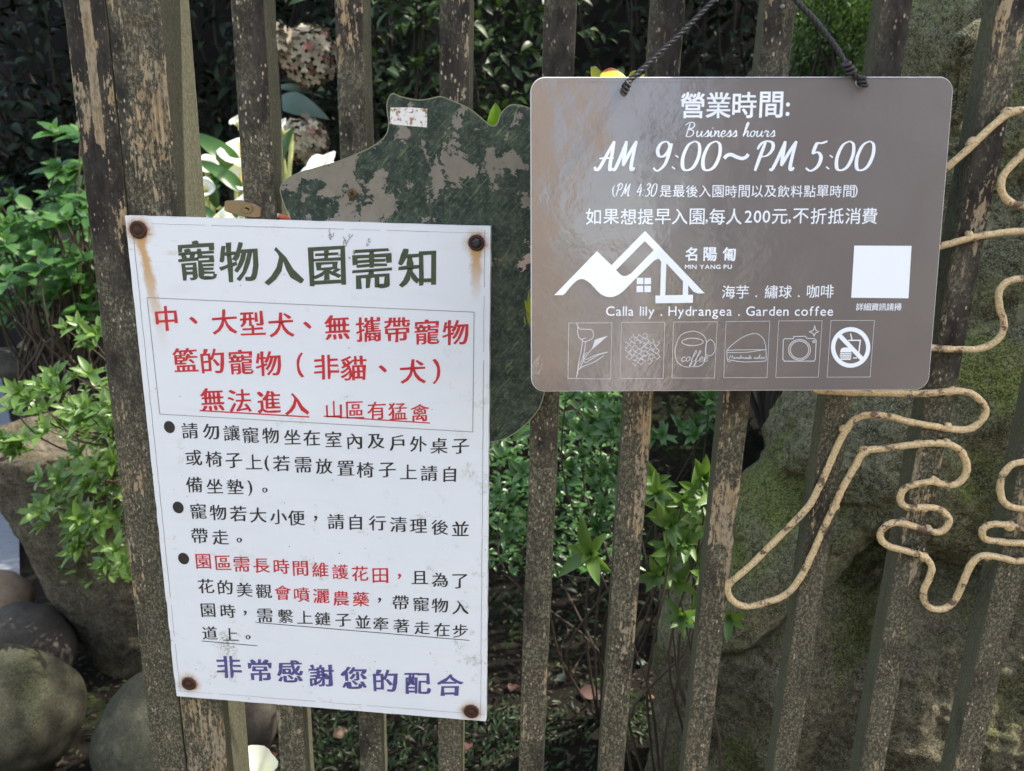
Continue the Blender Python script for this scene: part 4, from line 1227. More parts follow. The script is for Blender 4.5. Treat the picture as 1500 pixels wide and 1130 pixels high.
# woody ridges crossing the upper rock
rt_ = MB()
for pts, r in (([(1465, 20, .38), (1440, 42, .37), (1412, 58, .36), (1400, 78, .37), (1402, 110, .385), (1400, 150, .40), (1396, 190, .41)], .013), ([(1470, 60, .37), (1440, 66, .36), (1424, 78, .36), (1417, 105, .37), (1415, 140, .38), (1408, 175, .39)], .011)):
    P = catmull([at(a, b, c) for a, b, c in pts], 8); rt_.tube(P, r, 12, jit=.35, seed=r * 100)
tag(rt_.build('old_root', M['rockU'], None, True, base=at(1400, 190, .4)), 'pair of old woody roots bent over the upper right rock face', 'root')

# stone trough and river stones on the left
def trough():
    c = atz(205, 985, ground_h(-1.2, 1.0)); base = Vector((at(236, 985, c.y + .13).x, c.y + .13, c.z))
    mb = MB(); n = 120
    prof = []
    H = 1.42 - .02
    top_p = at(105, 640, base.y); H = top_p.z - base.z
    k = mpp(top_p)
    rb, rtp = 76 * mpp(at(200, 950, base.y)), 140 * k
    rows = 90
    vs = []; fs = []
    for i in range(rows):
        t = i / (rows - 1)
        for j in range(n):
            a = 2 * math.pi * j / n
            if t < .72:
                s_ = t / .72; r = rb + (rtp - rb) * s_ ** .85; z = H * s_ ** 1.0
                r *= 1 + .05 * math.sin(s_ * math.pi)
            elif t < .86:
                s_ = (t - .72) / .14; r = rtp - .045 * (1 - math.cos(s_ * math.pi)) / 2; z = H + .028 * math.sin(s_ * math.pi)
            else:
                s_ = (t - .86) / .14; r = (rtp - .045) * (1 - s_ * .98); z = H - .02 - .05 * min(1, s_ * 4)
            shift = (-.125) * min(1, t / .72)
            r *= 1 + .04 * math.sin(2 * a + 1) + .02 * math.sin(3 * a)
            p = Vector((r * math.cos(a) + shift, r * math.sin(a), z))
            d = .010 * noise.noise(p * 9) + .0075 * noise.noise(Vector((p.x * 45, p.y * 45, p.z * 22))) + .0025 * noise.noise(p * 110)
            vs.append(base + p + Vector((math.cos(a), math.sin(a), .3 if t > .7 else 0)) * d)
    for i in range(rows - 1):
        for j in range(n):
            a = i * n + j; b = i * n + (j + 1) % n
            fs.append((a, b, b + n, a + n))
    fs.append(tuple((rows - 1) * n + j for j in range(n)))
    mb.add(vs, fs)
    o = mb.build('stone_trough', M['trough'], None, True, base=base)
    tag(o, 'rough pitted stone trough tapering to its foot at the left, azalea growing from it', 'trough')
    return base, H, rtp
TB, TH, TR = trough()
def stone(px, py, y, rx, ry, rz, mat, label, seed, rot=0.0, amp=.016):
    c = at(px, py, y)
    tag(blob_rock('river_stone', c, [(tuple(c), (rx, ry, rz), rot)], mat, 5, amp, 4, seed, 0, .0006), label, 'stone')
# sizes from photo pixels
def SP_(px, py, y): return mpp(at(px, py, y))
k = SP_(20, 1050, .60); stone(12, 1040, .62, 94 * k, .14, 96 * k, M['stone'], 'round grey-green river stone at the lower left corner', 1, .2, .028)
k = SP_(230, 1080, .60); stone(243, 1085, .64, 104 * k, .15, 110 * k, M['stone'], 'rounded grey stone with pinkish streaks, half behind the gate post', 5, .4, .026)
k = SP_(40, 930, .9); stone(40, 945, .92, 66 * k, .10, 62 * k, M['stone_dark'], 'small dark stone wedged between the trough and the corner stone', 8, .5)
k = SP_(5, 880, 1.1); stone(-18, 885, 1.10, 60 * k, .12, 50 * k, M['stone_tan'], 'tan sunlit stone at the left edge beside the trough', 12)
k = SP_(375, 1060, .8); stone(362, 1050, .78, 42 * k, .08, 62 * k, M['stone_dark'], 'dark upright stone just behind the stile, below the white notice', 15)
k = SP_(20, 520, 2.2); stone(28, 535, 2.0, 40 * k, .10, 22 * k, M['stone_dark'], 'flat grey garden stone in the shade behind the trough', 19, .2)
k = SP_(20, 520, 2.2); stone(44, 508, 2.1, 14 * k, .05, 9 * k, M['stone_dark'], 'little dark stone on top of the flat garden stone', 21)
# stone kerb across the left background
kb = MB(); a = at(-60, 322, 2.45); b = at(108, 326, 2.25); 
N_ = 40; ring = []
for i in range(N_ + 1):
    p = a.lerp(b, i / N_); 
    for dy, dz in ((0, -.09), (-.006, -.012), (.0, .0), (.10, .006), (.11, -.09)):
        q = p + Vector((0, dy, dz)); ring.append(q + noise.noise_vector(q * 9) * .006)
kb.add(ring, [(i * 5 + j, (i + 1) * 5 + j, (i + 1) * 5 + j + 1, i * 5 + j + 1) for i in range(N_) for j in range(4)] + [(0, 1, 2, 3, 4), tuple(N_ * 5 + j for j in (4, 3, 2, 1, 0))])
M['kerb'] = m_rock('kerb_stone', (.10, .10, .085), (.055, .055, .045), (.04, .05, .02), 0, (.15, .15, .13), 1, .5)
tag(kb.build('stone_kerb', M['kerb'], None, False, base=a), 'low grey stone kerb under the broad-leaved bush at the left', 'kerb')

# ------------------------------------------------------------ foliage tools
def leaf_shape(w=.36, fold=.10, droop=.12, n=5, pointed=1.0, wave=0.0):
    """unit leaf along +X, normal +Z: spine and two margins"""
    vs = []; fs = []
    ts = [i / (n - 1) for i in range(n)]
    for t in ts:
        ww = w / 2 * (math.sin(math.pi * t ** (.85 if pointed else 1)) ** .75) * (1.06 - .25 * t)
        if t in (0.0,): ww = .012
        if t == 1.0: ww = .002
        z = -droop * t * t + .04 * math.sin(t * math.pi)
        wv = wave * math.sin(t * 9)
        vs += [(t, -ww, z + fold * ww / (w / 2) * .5 + wv), (t, 0, z), (t, ww, z + fold * ww / (w / 2) * .5 - wv)]
    for i in range(n - 1):
        a = i * 3
        fs += [(a + 1, a, a + 3, a + 4), (a + 2, a + 1, a + 4, a + 5)]
    return np.array(vs), [tuple(reversed(f)) if False else f for f in fs]

LOW = leaf_shape(n=4)
def frame(d, up=Vector((0, 0, 1)), roll=0.0):
    d = Vector(d).normalized(); up = Vector(up)
    z = up - d * up.dot(d)
    if z.length < 1e-4: z = d.orthogonal()
    z.normalize(); y = z.cross(d)
    m = Matrix((d, y, z)).transposed()
    if roll: m = m @ Matrix.Rotation(roll, 3, 'X')
    return m

def mass(name, placements, shape, mat, parent, kind='stuff'):
    """placements: (pos, 3x3 frame, size, tint) -> one mesh"""
    V, F = shape
    n = len(placements); k = len(V)
    Rm = np.array([np.array(p[1]) for p in placements]); S = np.array([p[2] for p in placements]); Pp = np.array([tuple(p[0]) for p in placements])
    base = np.array(parent.location)
    W_ = np.einsum('nij,kj->nki', Rm, V) * S[:, None, None] + Pp[:, None, :] - base
    verts = W_.reshape(-1, 3)
    Fq = np.array(F); nf = len(F)
    faces = (Fq[None, :, :] + (np.arange(n) * k)[:, None, None]).reshape(-1, 4)
    me = bpy.data.meshes.new(name)
    me.vertices.add(len(verts)); me.vertices.foreach_set('co', verts.ravel())
    me.loops.add(faces.size); me.loops.foreach_set('vertex_index', faces.ravel().astype(np.int32))
    me.polygons.add(len(faces)); me.polygons.foreach_set('loop_start', (np.arange(len(faces)) * 4).astype(np.int32))
    me.polygons.foreach_set('loop_total', np.full(len(faces), 4, dtype=np.int32))
    me.polygons.foreach_set('use_smooth', np.ones(len(faces), dtype=bool))
    me.materials.append(mat)
    a = me.attributes.new('tint', 'FLOAT', 'POINT')
    a.data.foreach_set('value', np.repeat(np.array([p[3] for p in placements], dtype=np.float32), k))
    me.update(calc_edges=True); me.validate()
    o = link(name, me, parent)
    if kind: o['kind'] = kind
    return o

def leaf_parts(placements, mesh, parent, name='leaf'):
    """every leaf an object sharing one mesh"""
    proto = None
    base = Vector(parent.location)
    for pos, R3, s, tint in placements:
        if proto is None:
            o = proto = bpy.data.objects.new(name, mesh)
        else: o = proto.copy()
        COL.objects.link(o); o.parent = parent
        m = (R3 * s).to_4x4(); m.translation = Vector(pos) - base
        o.matrix_local = m

def whorl(c, axis, n, L, spread=55, r=rnd, two=True):
    """ring of leaves round a shoot tip"""
    axis = Vector(axis).normalized(); u = axis.orthogonal().normalized(); w = axis.cross(u); out = []
    ph = r.random() * 6.28
    for i in range(n):
        a = ph + 2 * math.pi * i / n + r.uniform(-.22, .22)
        inner = two and i % 3 == 2
        el = math.radians((90 - spread) + (28 if inner else 0) + r.uniform(-12, 12))
        d = (u * math.cos(a) + w * math.sin(a)) * math.cos(el) + axis * math.sin(el)
        out.append((c + axis * r.uniform(-.1, .05) * L, frame(d, axis, r.uniform(-.35, .35)), L * r.uniform(.7, 1.1) * (.7 if inner else 1), r.random()))
    return out

def stems(mb, base, tips, r0=.006, r1=.0013, sag=.0, r=rnd, seg=5):
    for t in tips:
        t = Vector(t); b = Vector(base) + Vector((r.uniform(-1, 1), r.uniform(-1, 1), 0)) * r0 * 2
        m1 = b.lerp(t, .4) + Vector((r.uniform(-1, 1), r.uniform(-1, 1), r.uniform(-.3, .6))) * (t - b).length * .13
        m2 = b.lerp(t, .75) + Vector((r.uniform(-1, 1), r.uniform(-1, 1), r.uniform(-.8, .1))) * (t - b).length * .07
        P = catmull([b, m1, m2, t], 4); N = len(P)
        mb.tube(P, [r0 + (r1 - r0) * i / (N - 1) for i in range(N)], 5, cap=False)

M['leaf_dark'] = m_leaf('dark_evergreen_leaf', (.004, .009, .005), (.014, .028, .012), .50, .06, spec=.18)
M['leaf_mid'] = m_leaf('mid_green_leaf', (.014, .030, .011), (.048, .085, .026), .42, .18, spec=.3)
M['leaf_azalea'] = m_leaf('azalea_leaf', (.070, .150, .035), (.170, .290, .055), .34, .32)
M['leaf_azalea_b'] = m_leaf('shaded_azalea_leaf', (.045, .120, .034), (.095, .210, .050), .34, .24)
M['leaf_hyd'] = m_leaf('broad_soft_leaf', (.038, .115, .026), (.085, .210, .040), .48, .32)
M['leaf_calla'] = m_leaf('large_glossy_leaf', (.030, .085, .018), (.060, .150, .025), .32, .34)
M['leaf_yel'] = m_leaf('lime_yellow_leaf', (.42, .46, .02), (.62, .62, .04), .4, .35)
M['leaf_conifer'] = m_leaf('conifer_spray', (.030, .066, .024), (.100, .180, .050), .5, .2)
M['twig'] = m_plain('brown_twig', (.055, .040, .028), .8, 0, .4, 200, .5)
M['bark'] = m_plain('dark_bark', (.016, .013, .010), .9, 0, .5, 60, .8)

def leaf_mesh(name, shape, mat):
    return mesh_np(name, shape[0], shape[1], mat)
AZ = leaf_shape(.38, .16, .06, 7); AZM = leaf_mesh('leaf', AZ, M['leaf_azalea']); AZB = leaf_mesh('leaf', AZ, M['leaf_azalea_b'])
OV = leaf_shape(.62, .14, .22, 7, wave=.012); HYM = leaf_mesh('leaf', OV, M['leaf_hyd'])
EVS = leaf_shape(.42, .16, .18, 5)

# ------------------------------------------------------------ dark hedge shrubs filling the background
def hedge(label, x0, x1, yc, z0, z1, n, size, mat, seed, nparts=90, keep=None, shape=EVS, dens=1.0):
    r = random.Random(seed)
    cx = (x0 + x1) / 2; root = empty('evergreen_shrub', (cx, yc + .1, ground_h(cx, yc) - .02))
    tag(root, label, 'shrub', 'shrubs of the dark background hedge')
    pl = []
    W2, H2 = (x1 - x0) / 2, (z1 - z0) / 2; zc = (z0 + z1) / 2
    clumps = []
    for i in range(int(60 * dens)):
        a = r.uniform(-1.05, 1.05); b = r.uniform(-1, 1)
        bulge = max(0, 1 - .6 * a * a) * max(.2, 1 - .4 * b * b)
        c = Vector((cx + a * W2, yc - .34 * bulge * r.uniform(.2, 1.15) + .1, zc + b * H2))
        clumps.append((c, r.uniform(.07, .17), Vector((r.uniform(-.7, .7), -1, r.uniform(-.2, .7)))))
    for i in range(n):
        c, rad, ax = r.choice(clumps)
        p = c + Vector((r.gauss(0, 1), r.gauss(0, .75), r.gauss(0, .8))) * rad
        d = ax.normalized() * r.uniform(.2, 1) + Vector((r.uniform(-1, 1), r.uniform(-.9, .6), r.uniform(-.9, .5)))
        pl.append((p, frame(d, Vector((r.uniform(-.5, .5), -.5, 1)), r.uniform(-.5, .5)), size * r.uniform(.6, 1.25), r.random()))
    pl.sort(key=lambda q: q[0].y)
    mass('foliage', pl[nparts:], shape, mat, root)
    leaf_parts(pl[:nparts], leaf_mesh('leaf', shape, mat), root)
    mb = MB(); stems(mb, (cx, yc + .15, root.location.z), [c for c, _, _ in clumps[:26]], .018, .004, r=r)
    mb.build('branches', M['bark'], root, True)
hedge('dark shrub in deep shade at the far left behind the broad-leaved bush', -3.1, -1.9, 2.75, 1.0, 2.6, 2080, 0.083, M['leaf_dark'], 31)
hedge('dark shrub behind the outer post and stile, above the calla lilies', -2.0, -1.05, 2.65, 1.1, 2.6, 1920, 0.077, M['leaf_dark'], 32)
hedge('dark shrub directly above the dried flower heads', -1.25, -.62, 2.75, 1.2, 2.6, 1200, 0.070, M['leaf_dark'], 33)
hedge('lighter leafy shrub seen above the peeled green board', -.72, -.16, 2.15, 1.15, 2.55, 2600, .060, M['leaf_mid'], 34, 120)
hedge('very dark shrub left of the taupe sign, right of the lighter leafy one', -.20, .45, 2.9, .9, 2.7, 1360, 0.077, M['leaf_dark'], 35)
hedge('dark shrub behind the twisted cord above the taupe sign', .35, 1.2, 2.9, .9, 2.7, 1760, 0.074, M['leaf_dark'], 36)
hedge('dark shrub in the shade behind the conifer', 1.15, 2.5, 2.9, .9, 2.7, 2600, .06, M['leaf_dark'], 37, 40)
# the bank behind them is part of the ground, coloured dark for shaded gaps

# conifer (upper right)
def conifer(label, tips, seed, top=None):
    r = random.Random(seed)
    b = Vector(tips[0]); b0 = (sum(t.x for t in tips) / len(tips), sum(t.y for t in tips) / len(tips) + .12)
    root = empty('conifer', (b0[0], b0[1], ground_h(*b0)))
    tag(root, label, 'conifer')
    pl = []
    for t in tips:
        out = Vector((r.uniform(-.6, .6), -1, r.uniform(.2, 1.1))).normalized()
        for k in range(95):
            s_ = r.random() ** .7
            p = t + out * (s_ - .7) * .16 + Vector((r.gauss(0, 1), r.gauss(0, 1), r.gauss(0, 1))) * .022
            d = out + Vector((r.uniform(-1, 1), r.uniform(-1, 1), r.uniform(-.4, 1))) * .75
            pl.append((p, frame(d, Vector((r.uniform(-1, 1), -1, 1)), r.uniform(-1, 1)), r.uniform(.009, .019), min(.999, max(0, r.gauss(.25 + .6 * s_, .12)))))
    sh = leaf_shape(.55, .3, .10, 4)
    pl.sort(key=lambda q: q[0].y)
    mass('foliage', pl, sh, M['leaf_conifer'], root)
    mb = MB(); stems(mb, root.location, tips[::3], .014, .003, r=r); mb.build('branches', M['bark'], root, True)
tp = []
r_ = random.Random(5)
for i in range(150):
    px, py = r_.uniform(1165, 1300), r_.uniform(-60, 150)
    y = 1.45 + .35 * ((px - 1225) / 70) ** 2 * .5 + r_.uniform(0, .45) + max(0, py - 60) * .003
    tp.append(at(px, py, y))
conifer('bright green conifer sprays to the right of the twisted cord', tp, 6)
tp = [at(r_.uniform(1325, 1385), r_.uniform(-50, 80), r_.uniform(1.3, 1.6)) for i in range(60)]
conifer('small bright conifer tuft between the two right-hand pickets beside the tall mossy rock', tp, 8)

# ------------------------------------------------------------ broad-leaved bush (left)
def bush_broad():
    r = random.Random(12)
    root = empty('hydrangea_bush', (at(60, 330, 1.75).x, 1.8, ground_h(-2.0, 1.8)))
    tag(root, 'broad-leaved soft green bush at the left edge behind the outer post', 'bush')
    tips = []
    def reg(n, x0, x1, y0, y1, ya, yb):
        for i in range(n): tips.append(at(r.uniform(x0, x1), r.uniform(y0, y1), r.uniform(ya, yb)))
    reg(16, 75, 135, 195, 330, 1.6, 1.8); reg(26, 60, 170, 290, 440, 1.45, 1.75); reg(24, -30, 90, 330, 450, 1.4, 1.7); reg(7, -40, 20, 260, 320, 1.5, 1.7); reg(14, 90, 190, 400, 480, 1.5, 1.8); reg(6, 280, 330, 250, 330, 1.9, 2.0)
    pl = []; back = []
    for t in tips:
        w = whorl(t, Vector((r.uniform(-.4, .4), -.55, 1)), 4, r.uniform(.062, .092), 62, r, False) + whorl(t + Vector((0, 0, .018)), Vector((r.uniform(-.3, .3), -.3, 1)), 2, .045, 40, r, False)
        pl += w
    for i in range(420):
        p = at(r.uniform(-40, 190), r.uniform(300, 480), r.uniform(1.75, 2.05)); back.append((p, frame(Vector((r.uniform(-1, 1), r.uniform(-1, .3), r.uniform(-.5, .4))), Vector((0, -.6, 1))), r.uniform(.05, .08), r.random()))
    pl.sort(key=lambda q: q[0].y)
    leaf_parts(pl[:300], HYM, root)
    mass('foliage', pl[300:] + back, OV, M['leaf_hyd'], root)
    mb = MB(); stems(mb, root.location, tips, .007, .002, r=r); mb.build('branches', M['twig'], root, True)
bush_broad()

# ------------------------------------------------------------ azaleas
def azalea(label, root_loc, tips, mesh, L, seed, mat, back=(), nl=(6, 9), up=(0, -.6, .9), r1=.0014, every=2):
    r = random.Random(seed)
    root = empty('azalea', root_loc); tag(root, label, 'azalea')
    pl = []
    for t in tips:
        t, sc_ = (t if isinstance(t, tuple) else (t, 1))
        ax = Vector((r.uniform(-.55, .55) + up[0], r.uniform(-.4, .2) + up[1], up[2]))
        pl += whorl(t, ax, r.randint(*nl), L * sc_, 62, r)
    pl.sort(key=lambda q: q[0].y)
    leaf_parts(pl[:300], mesh, root)
    rest = pl[300:] + list(back)
    if rest: mass('foliage', rest, AZ, mat, root)
    tt = [t[0] if isinstance(t, tuple) else t for t in tips]
    mb = MB(); stems(mb, root.location, tt[::every], .0040, r1, r=r); mb.build('branches', M['twig'], root, True)
r_ = random.Random(77)
tips = [at(118, 478, .92), at(142, 492, .90), at(128, 497, .93), at(150, 484, .92), at(96, 482, .93), at(140, 505, .92)]
for x0, x1, y0, y1, n in ((18, 70, 565, 600, 7), (60, 130, 565, 640, 11), (80, 185, 545, 620, 13), (120, 190, 600, 700, 15), (85, 190, 660, 720, 10), (50, 185, 700, 770, 14), (95, 195, 740, 800, 11), (110, 200, 790, 850, 6)):
    for i in range(n): tips.append(at(r_.uniform(x0, x1), r_.uniform(y0, y1), r_.uniform(.66, .90)))
back = []
for i in range(700):
    p = at(r_.gauss(165, 32), r_.uniform(560, 860), r_.uniform(.86, 1.08)); back.append((p, frame(Vector((r_.uniform(-1, 1), r_.uniform(-1, .2), r_.uniform(-.4, .8))), Vector((0, -.4, 1))), r_.uniform(.018, .034), r_.random()))
azalea('sunlit azalea spilling out of the pitted stone trough', Vector((TB.x + .10, TB.y - .03, TB.z + TH * .86)), tips, AZM, .050, 9, M['leaf_azalea'], back, up=(-.15, -.75, .8))
tips = [at(x, y, .80) for x, y in ((4, 640), (18, 648), (30, 655), (10, 660), (-12, 650), (38, 646), (24, 662))]
azalea('small azalea sprig lying on the rim of the stone trough at the left edge', at(-40, 690, .86), tips, AZM, .044, 10, M['leaf_azalea'])
# right-hand azalea between the pickets
tips = [(at(866, 812, .30), 1.45)] + [at(x, y, .34 + r_.uniform(-.03, .05)) for x, y in ((962, 722), (1000, 735), (1030, 700), (1015, 715), (975, 745), (1035, 738), (985, 802), (1005, 795), (962, 842), (990, 850), (1018, 752), (1040, 765), (1012, 822), (1028, 842), (982, 770), (960, 705), (1008, 775), (975, 828), (1045, 720), (1000, 905), (1020, 895), (1068, 905))]
azalea('azalea with large star-like leaf whorls between the fifth and eighth pickets, under the taupe sign', Vector((.26, .55, ground_h(.26, .55))), tips, AZM, .043, 14, M['leaf_azalea'], (), (7, 9), (0, -1.0, .55))
tips = []
for x0, x1, y0, y1, n, ya, yb in ((815, 925, 575, 640, 17, .62, .8), (815, 925, 640, 720, 16, .66, .85), (850, 925, 730, 780, 6, .6, .7), (1000, 1050, 575, 640, 7, .62, .8), (955, 1010, 590, 660, 4, .7, .9), (725, 790, 640, 800, 14, .70, .9), (1020, 1060, 580, 600, 4, .6, .7)):
    for i in range(n): tips.append(at(r_.uniform(x0, x1), r_.uniform(y0, y1), r_.uniform(ya, yb)))
back = []
for i in range(1500):
    p = at(r_.uniform(715, 935), r_.uniform(560, 840), r_.uniform(.85, 1.25)); back.append((p, frame(Vector((r_.uniform(-1, 1), r_.uniform(-1, .2), r_.uniform(-.6, .6))), Vector((0, -.4, 1))), r_.uniform(.016, .036), r_.random()))
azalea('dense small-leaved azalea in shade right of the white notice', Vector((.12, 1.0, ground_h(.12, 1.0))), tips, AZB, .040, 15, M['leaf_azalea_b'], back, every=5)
# undergrowth behind the lower pickets and the notice: one dim mass
def undergrowth():
    r = random.Random(40)
    root = empty('undergrowth', (.2, 1.6, ground_h(.2, 1.6)))
    tag(root, 'dim tangle of small leaves growing low behind the middle pickets', 'undergrowth', kind='stuff')
    pl = []
    for i in range(5200):
        x = r.uniform(-1.7, 1.3); y = r.uniform(1.25, 2.7)
        p = Vector((x, y, ground_h(x, y) + abs(r.gauss(0, .10)) + .01))
        pl.append((p, frame(Vector((r.uniform(-1, 1), r.uniform(-1, .3), r.uniform(-.5, .8))), Vector((0, -.3, 1))), r.uniform(.02, .05), r.random()))
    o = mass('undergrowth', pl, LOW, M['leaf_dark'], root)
    o.parent = None; o.location = root.location
    for k_ in ('label', 'category', 'kind'): o[k_] = root[k_]
    bpy.data.objects.remove(root)
undergrowth()

# ------------------------------------------------------------ calla lilies
M['spathe'] = m_leaf('white_spathe', (.74, .76, .72), (.84, .85, .80), .45, .30)
M['spathe_base'] = m_plain('yellow_green_tube', (.50, .52, .20), .5)
M['spadix'] = m_plain('yellow_spadix', (.70, .45, .06), .6)
def spathe(parent, c, face, size, r):
    """funnel rolled round the spadix with a flared, pointed lip"""
    face = Vector(face).normalized(); m = frame(face, Vector((0, 0, 1)))
    rows, n = 9, 22; vs = []; fs = []
    for i in range(rows):
        t = i / (rows - 1)
        for j in range(n):
            a = 2 * math.pi * j / n
            rad = .10 + .44 * t ** 1.7
            tip = max(0, math.cos(a)) ** 4 * t ** 4 * .20
            z = (rad + tip) * math.cos(a); y = rad * math.sin(a) * 1.0
            x = -1.0 + 1.0 * t - .32 * t ** 7 + (.08 * math.cos(a) * t) + .03 * math.sin(3 * a + 1) * t ** 3
            vs.append(c + m @ Vector((x, y, z)) * size)
    for i in range(rows - 1):
        for j in range(n):
            a = i * n + j; b = i * n + (j + 1) % n
            fs.append((a, b, b + n, a + n))
    mb = MB(); mb.add(vs, fs, 0)
    mb.m = [1 if f < n * 3 else 0 for f in range(len(fs))]
    o = mb.build('spathe', [M['spathe'], M['spathe_base']], parent, True)
    mb = MB(); mb.tube([c + face * (-.8 * size), c + face * (-.1 * size)], [.045 * size, .03 * size], 8); mb.build('spadix', M['spadix'], parent, True)
    return c - face * size
BL = leaf_shape(.52, .16, .35, 11, wave=.02); BLM = leaf_mesh('leaf', BL, M['leaf_calla']); BLD = leaf_mesh('leaf', BL, m_leaf('dull_blue_green_leaf', (.060, .105, .085), (.095, .15, .115), .4, .1))
def calla(label, flowers, leaves, base, seed):
    r = random.Random(seed)
    root = empty('calla_lily', (base[0], base[1], ground_h(base[0], base[1]))); tag(root, label, 'calla lily', 'white calla lilies behind the left pickets')
    mb = MB()
    for (px, py, y, sz, fx, fz) in flowers:
        c = at(px, py, y); e = spathe(root, c, (fx, -.55, fz), sz, r)
        P = catmull([e, e + Vector((0, .02, -.12)), root.location + Vector((r.uniform(-.05, .05), 0, .1)), root.location], 6)
        mb.tube(P, [.008] * len(P), 7)
    for (px, py, y, px2, py2, y2, wd) in leaves:
        a = at(px, py, y); b = at(px2, py2, y2); d = b - a; m = frame(d, Vector((r.uniform(-.2, .2), -.75, .65)))
        o = link('leaf', BLM if wd > 0 else BLD, root)
        mm = (m * d.length); mm = mm @ Matrix.Diagonal((1, abs(wd), 1)); mm = mm.to_4x4(); mm.translation = a - root.location
        o.matrix_local = mm
        P = catmull([a, a + Vector((0, .03, -.1)), root.location + Vector((r.uniform(-.06, .06), r.uniform(-.03, .03), .12)), root.location], 5)
        mb.tube(P, [.006] * len(P), 6)
    mb.build('stalk', M['spathe_base'], root, True)
b_ = at(330, 560, 1.75)
calla('calla lily with tall leaves and an opened white flower just left of the third picket', [(350, 202, 1.60, .135, .15, 1.5), (303, 232, 1.66, .07, .3, 1), (341, 170, 1.74, .045, -.3, 1)],
      [(352, 250, 1.62, 285, 188, 1.55, .75), (356, 282, 1.55, 292, 226, 1.5, .6), (338, 262, 1.70, 300, 205, 1.74, .5), (318, 305, 1.62, 306, 262, 1.60, .7)], (b_.x, 1.75), 1)
b_ = at(360, 560, 1.6)
calla('low calla lily whose white flowers crowd behind the brass padlock', [(346, 293, 1.42, .120, -.2, .7), (312, 312, 1.40, .085, -.5, .8), (352, 250, 1.56, .09, .3, .9), (404, 178, 1.66, .05, -.4, .9), (298, 268, 1.5, .06, .2, .7)], [(330, 345, 1.45, 300, 300, 1.42, .7), (345, 325, 1.44, 352, 285, 1.48, .6)], (b_.x, 1.6), 2)
b_ = at(440, 560, 1.9)
calla('calla lily with narrow white flowers between the third and fourth pickets', [(452, 232, 1.62, .125, -.5, 1.2), (482, 236, 1.60, .120, .5, 1.3), (432, 252, 1.56, .100, -.3, 1.2)],
      [(407, 255, 1.60, 424, 170, 1.66, .42), (412, 225, 1.70, 430, 190, 1.72, .5)], (b_.x, 1.85), 3)
# dull big leaves under the dried heads
def dull():
    p = at(440, 560, 2.2)
    root = empty('broad_leaved_plant', (p.x, 2.2, ground_h(p.x, 2.2))); tag(root, 'plant with broad dull blue-green leaves below the dried flower heads', 'plant')
    mb = MB()
    for (px, py, y, px2, py2, y2, wd) in ((402, 150, 2.06, 472, 158, 2.02, .9), (400, 132, 2.1, 466, 128, 2.08, .35), (470, 190, 2.2, 430, 172, 2.2, .5)):
        a = at(px, py, y); b = at(px2, py2, y2); d = b - a; m = frame(d, Vector((0, -.8, .5)))
        o = link('leaf', BLD, root); mm = (m * d.length) @ Matrix.Diagonal((1, wd, 1)); mm = mm.to_4x4(); mm.translation = a - root.location; o.matrix_local = mm
        P = catmull([a, a + Vector((0, .05, -.15)), root.location], 5); mb.tube(P, [.005] * len(P), 6)
    mb.build('stalk', M['twig'], root, True)
dull()

# ------------------------------------------------------------ dried hydrangea heads
t = NT('dried_petal'); rr_ = t.math('FRACT', t.math('ADD', t.attr('tint'), t.rand()))
c_ = t.mix(rr_, (.16, .13, .09), (.44, .39, .28)); c_ = t.mix(t.math('MULTIPLY', t.step(rr_, .80, .86), t.step(rr_, .98, .92)), c_, (.16, .055, .04))
M['petal'] = t.fin(c_, .75, t.bump(t.noise(t.vec(rnd=True), 90, 3), .4, .002))
def floret():
    V = []; F = []
    for q in range(4):
        a = math.pi / 2 * q; ca, sa = math.cos(a), math.sin(a)
        pts = [(0.02, -.03, 0), (.45, -.40, .12), (.95, -.30, .20), (1.0, .30, .16), (.45, .40, .14), (.02, .03, 0)]
        b = len(V)
        for x, y, z in pts: V.append((x * ca - y * sa, x * sa + y * ca, z))
        F += [(b, b + 1, b + 4, b + 5), (b + 1, b + 2, b + 3, b + 4)]
    return np.array(V), F
FL = floret(); FLM = leaf_mesh('floret', FL, M['petal'])
def flower_head(label, px, py, y, R_, n, L, seed, sq=.85):
    r = random.Random(seed); c = at(px, py, y)
    root = empty('dried_flower_head', (c.x, c.y + .05, ground_h(c.x, c.y + .05))); tag(root, label, 'flower head', 'dried hydrangea heads behind the left pickets')
    pl = []
    for i in range(n):
        zz = 1 - 2 * (i + .5) / n; a = i * 2.39996
        d = Vector((math.sqrt(1 - zz * zz) * math.cos(a), math.sqrt(1 - zz * zz) * math.sin(a), zz))
        if d.y > .45: continue
        p = c + Vector((d.x * R_, d.y * R_ * .8, d.z * R_ * sq)) * r.uniform(.86, 1.08)
        d2 = (d + Vector((r.uniform(-.5, .5), r.uniform(-.5, .5), r.uniform(-.5, .5)))).normalized()
        m = frame(d2.orthogonal(), d2, 0); pl.append((p, m, L * r.uniform(.75, 1.2), r.random()))
    leaf_parts(pl, FLM, root, 'floret')
    mb = MB(); mb.tube(catmull([c, c + Vector((0, .03, -.2)), root.location], 6), .004, 6)
    mb.lathe([(.001, -R_ * .7), (R_ * .6, -R_ * .35), (R_ * .75, 0), (R_ * .5, R_ * .45), (.001, R_ * .6)], c, n=14); mb.build('stalk', M['bark'], root, True)
flower_head('large dried beige flower head high between the third and fourth pickets', 452, 82, 2.05, .115, 190, .019, 1)
flower_head('dried beige flower head low behind the narrow white callas', 446, 206, 1.98, .085, 110, .021, 2)
flower_head('yellowish dried flower bract cluster against the third picket near the top', 402, 58, 1.95, .045, 26, .030, 3)

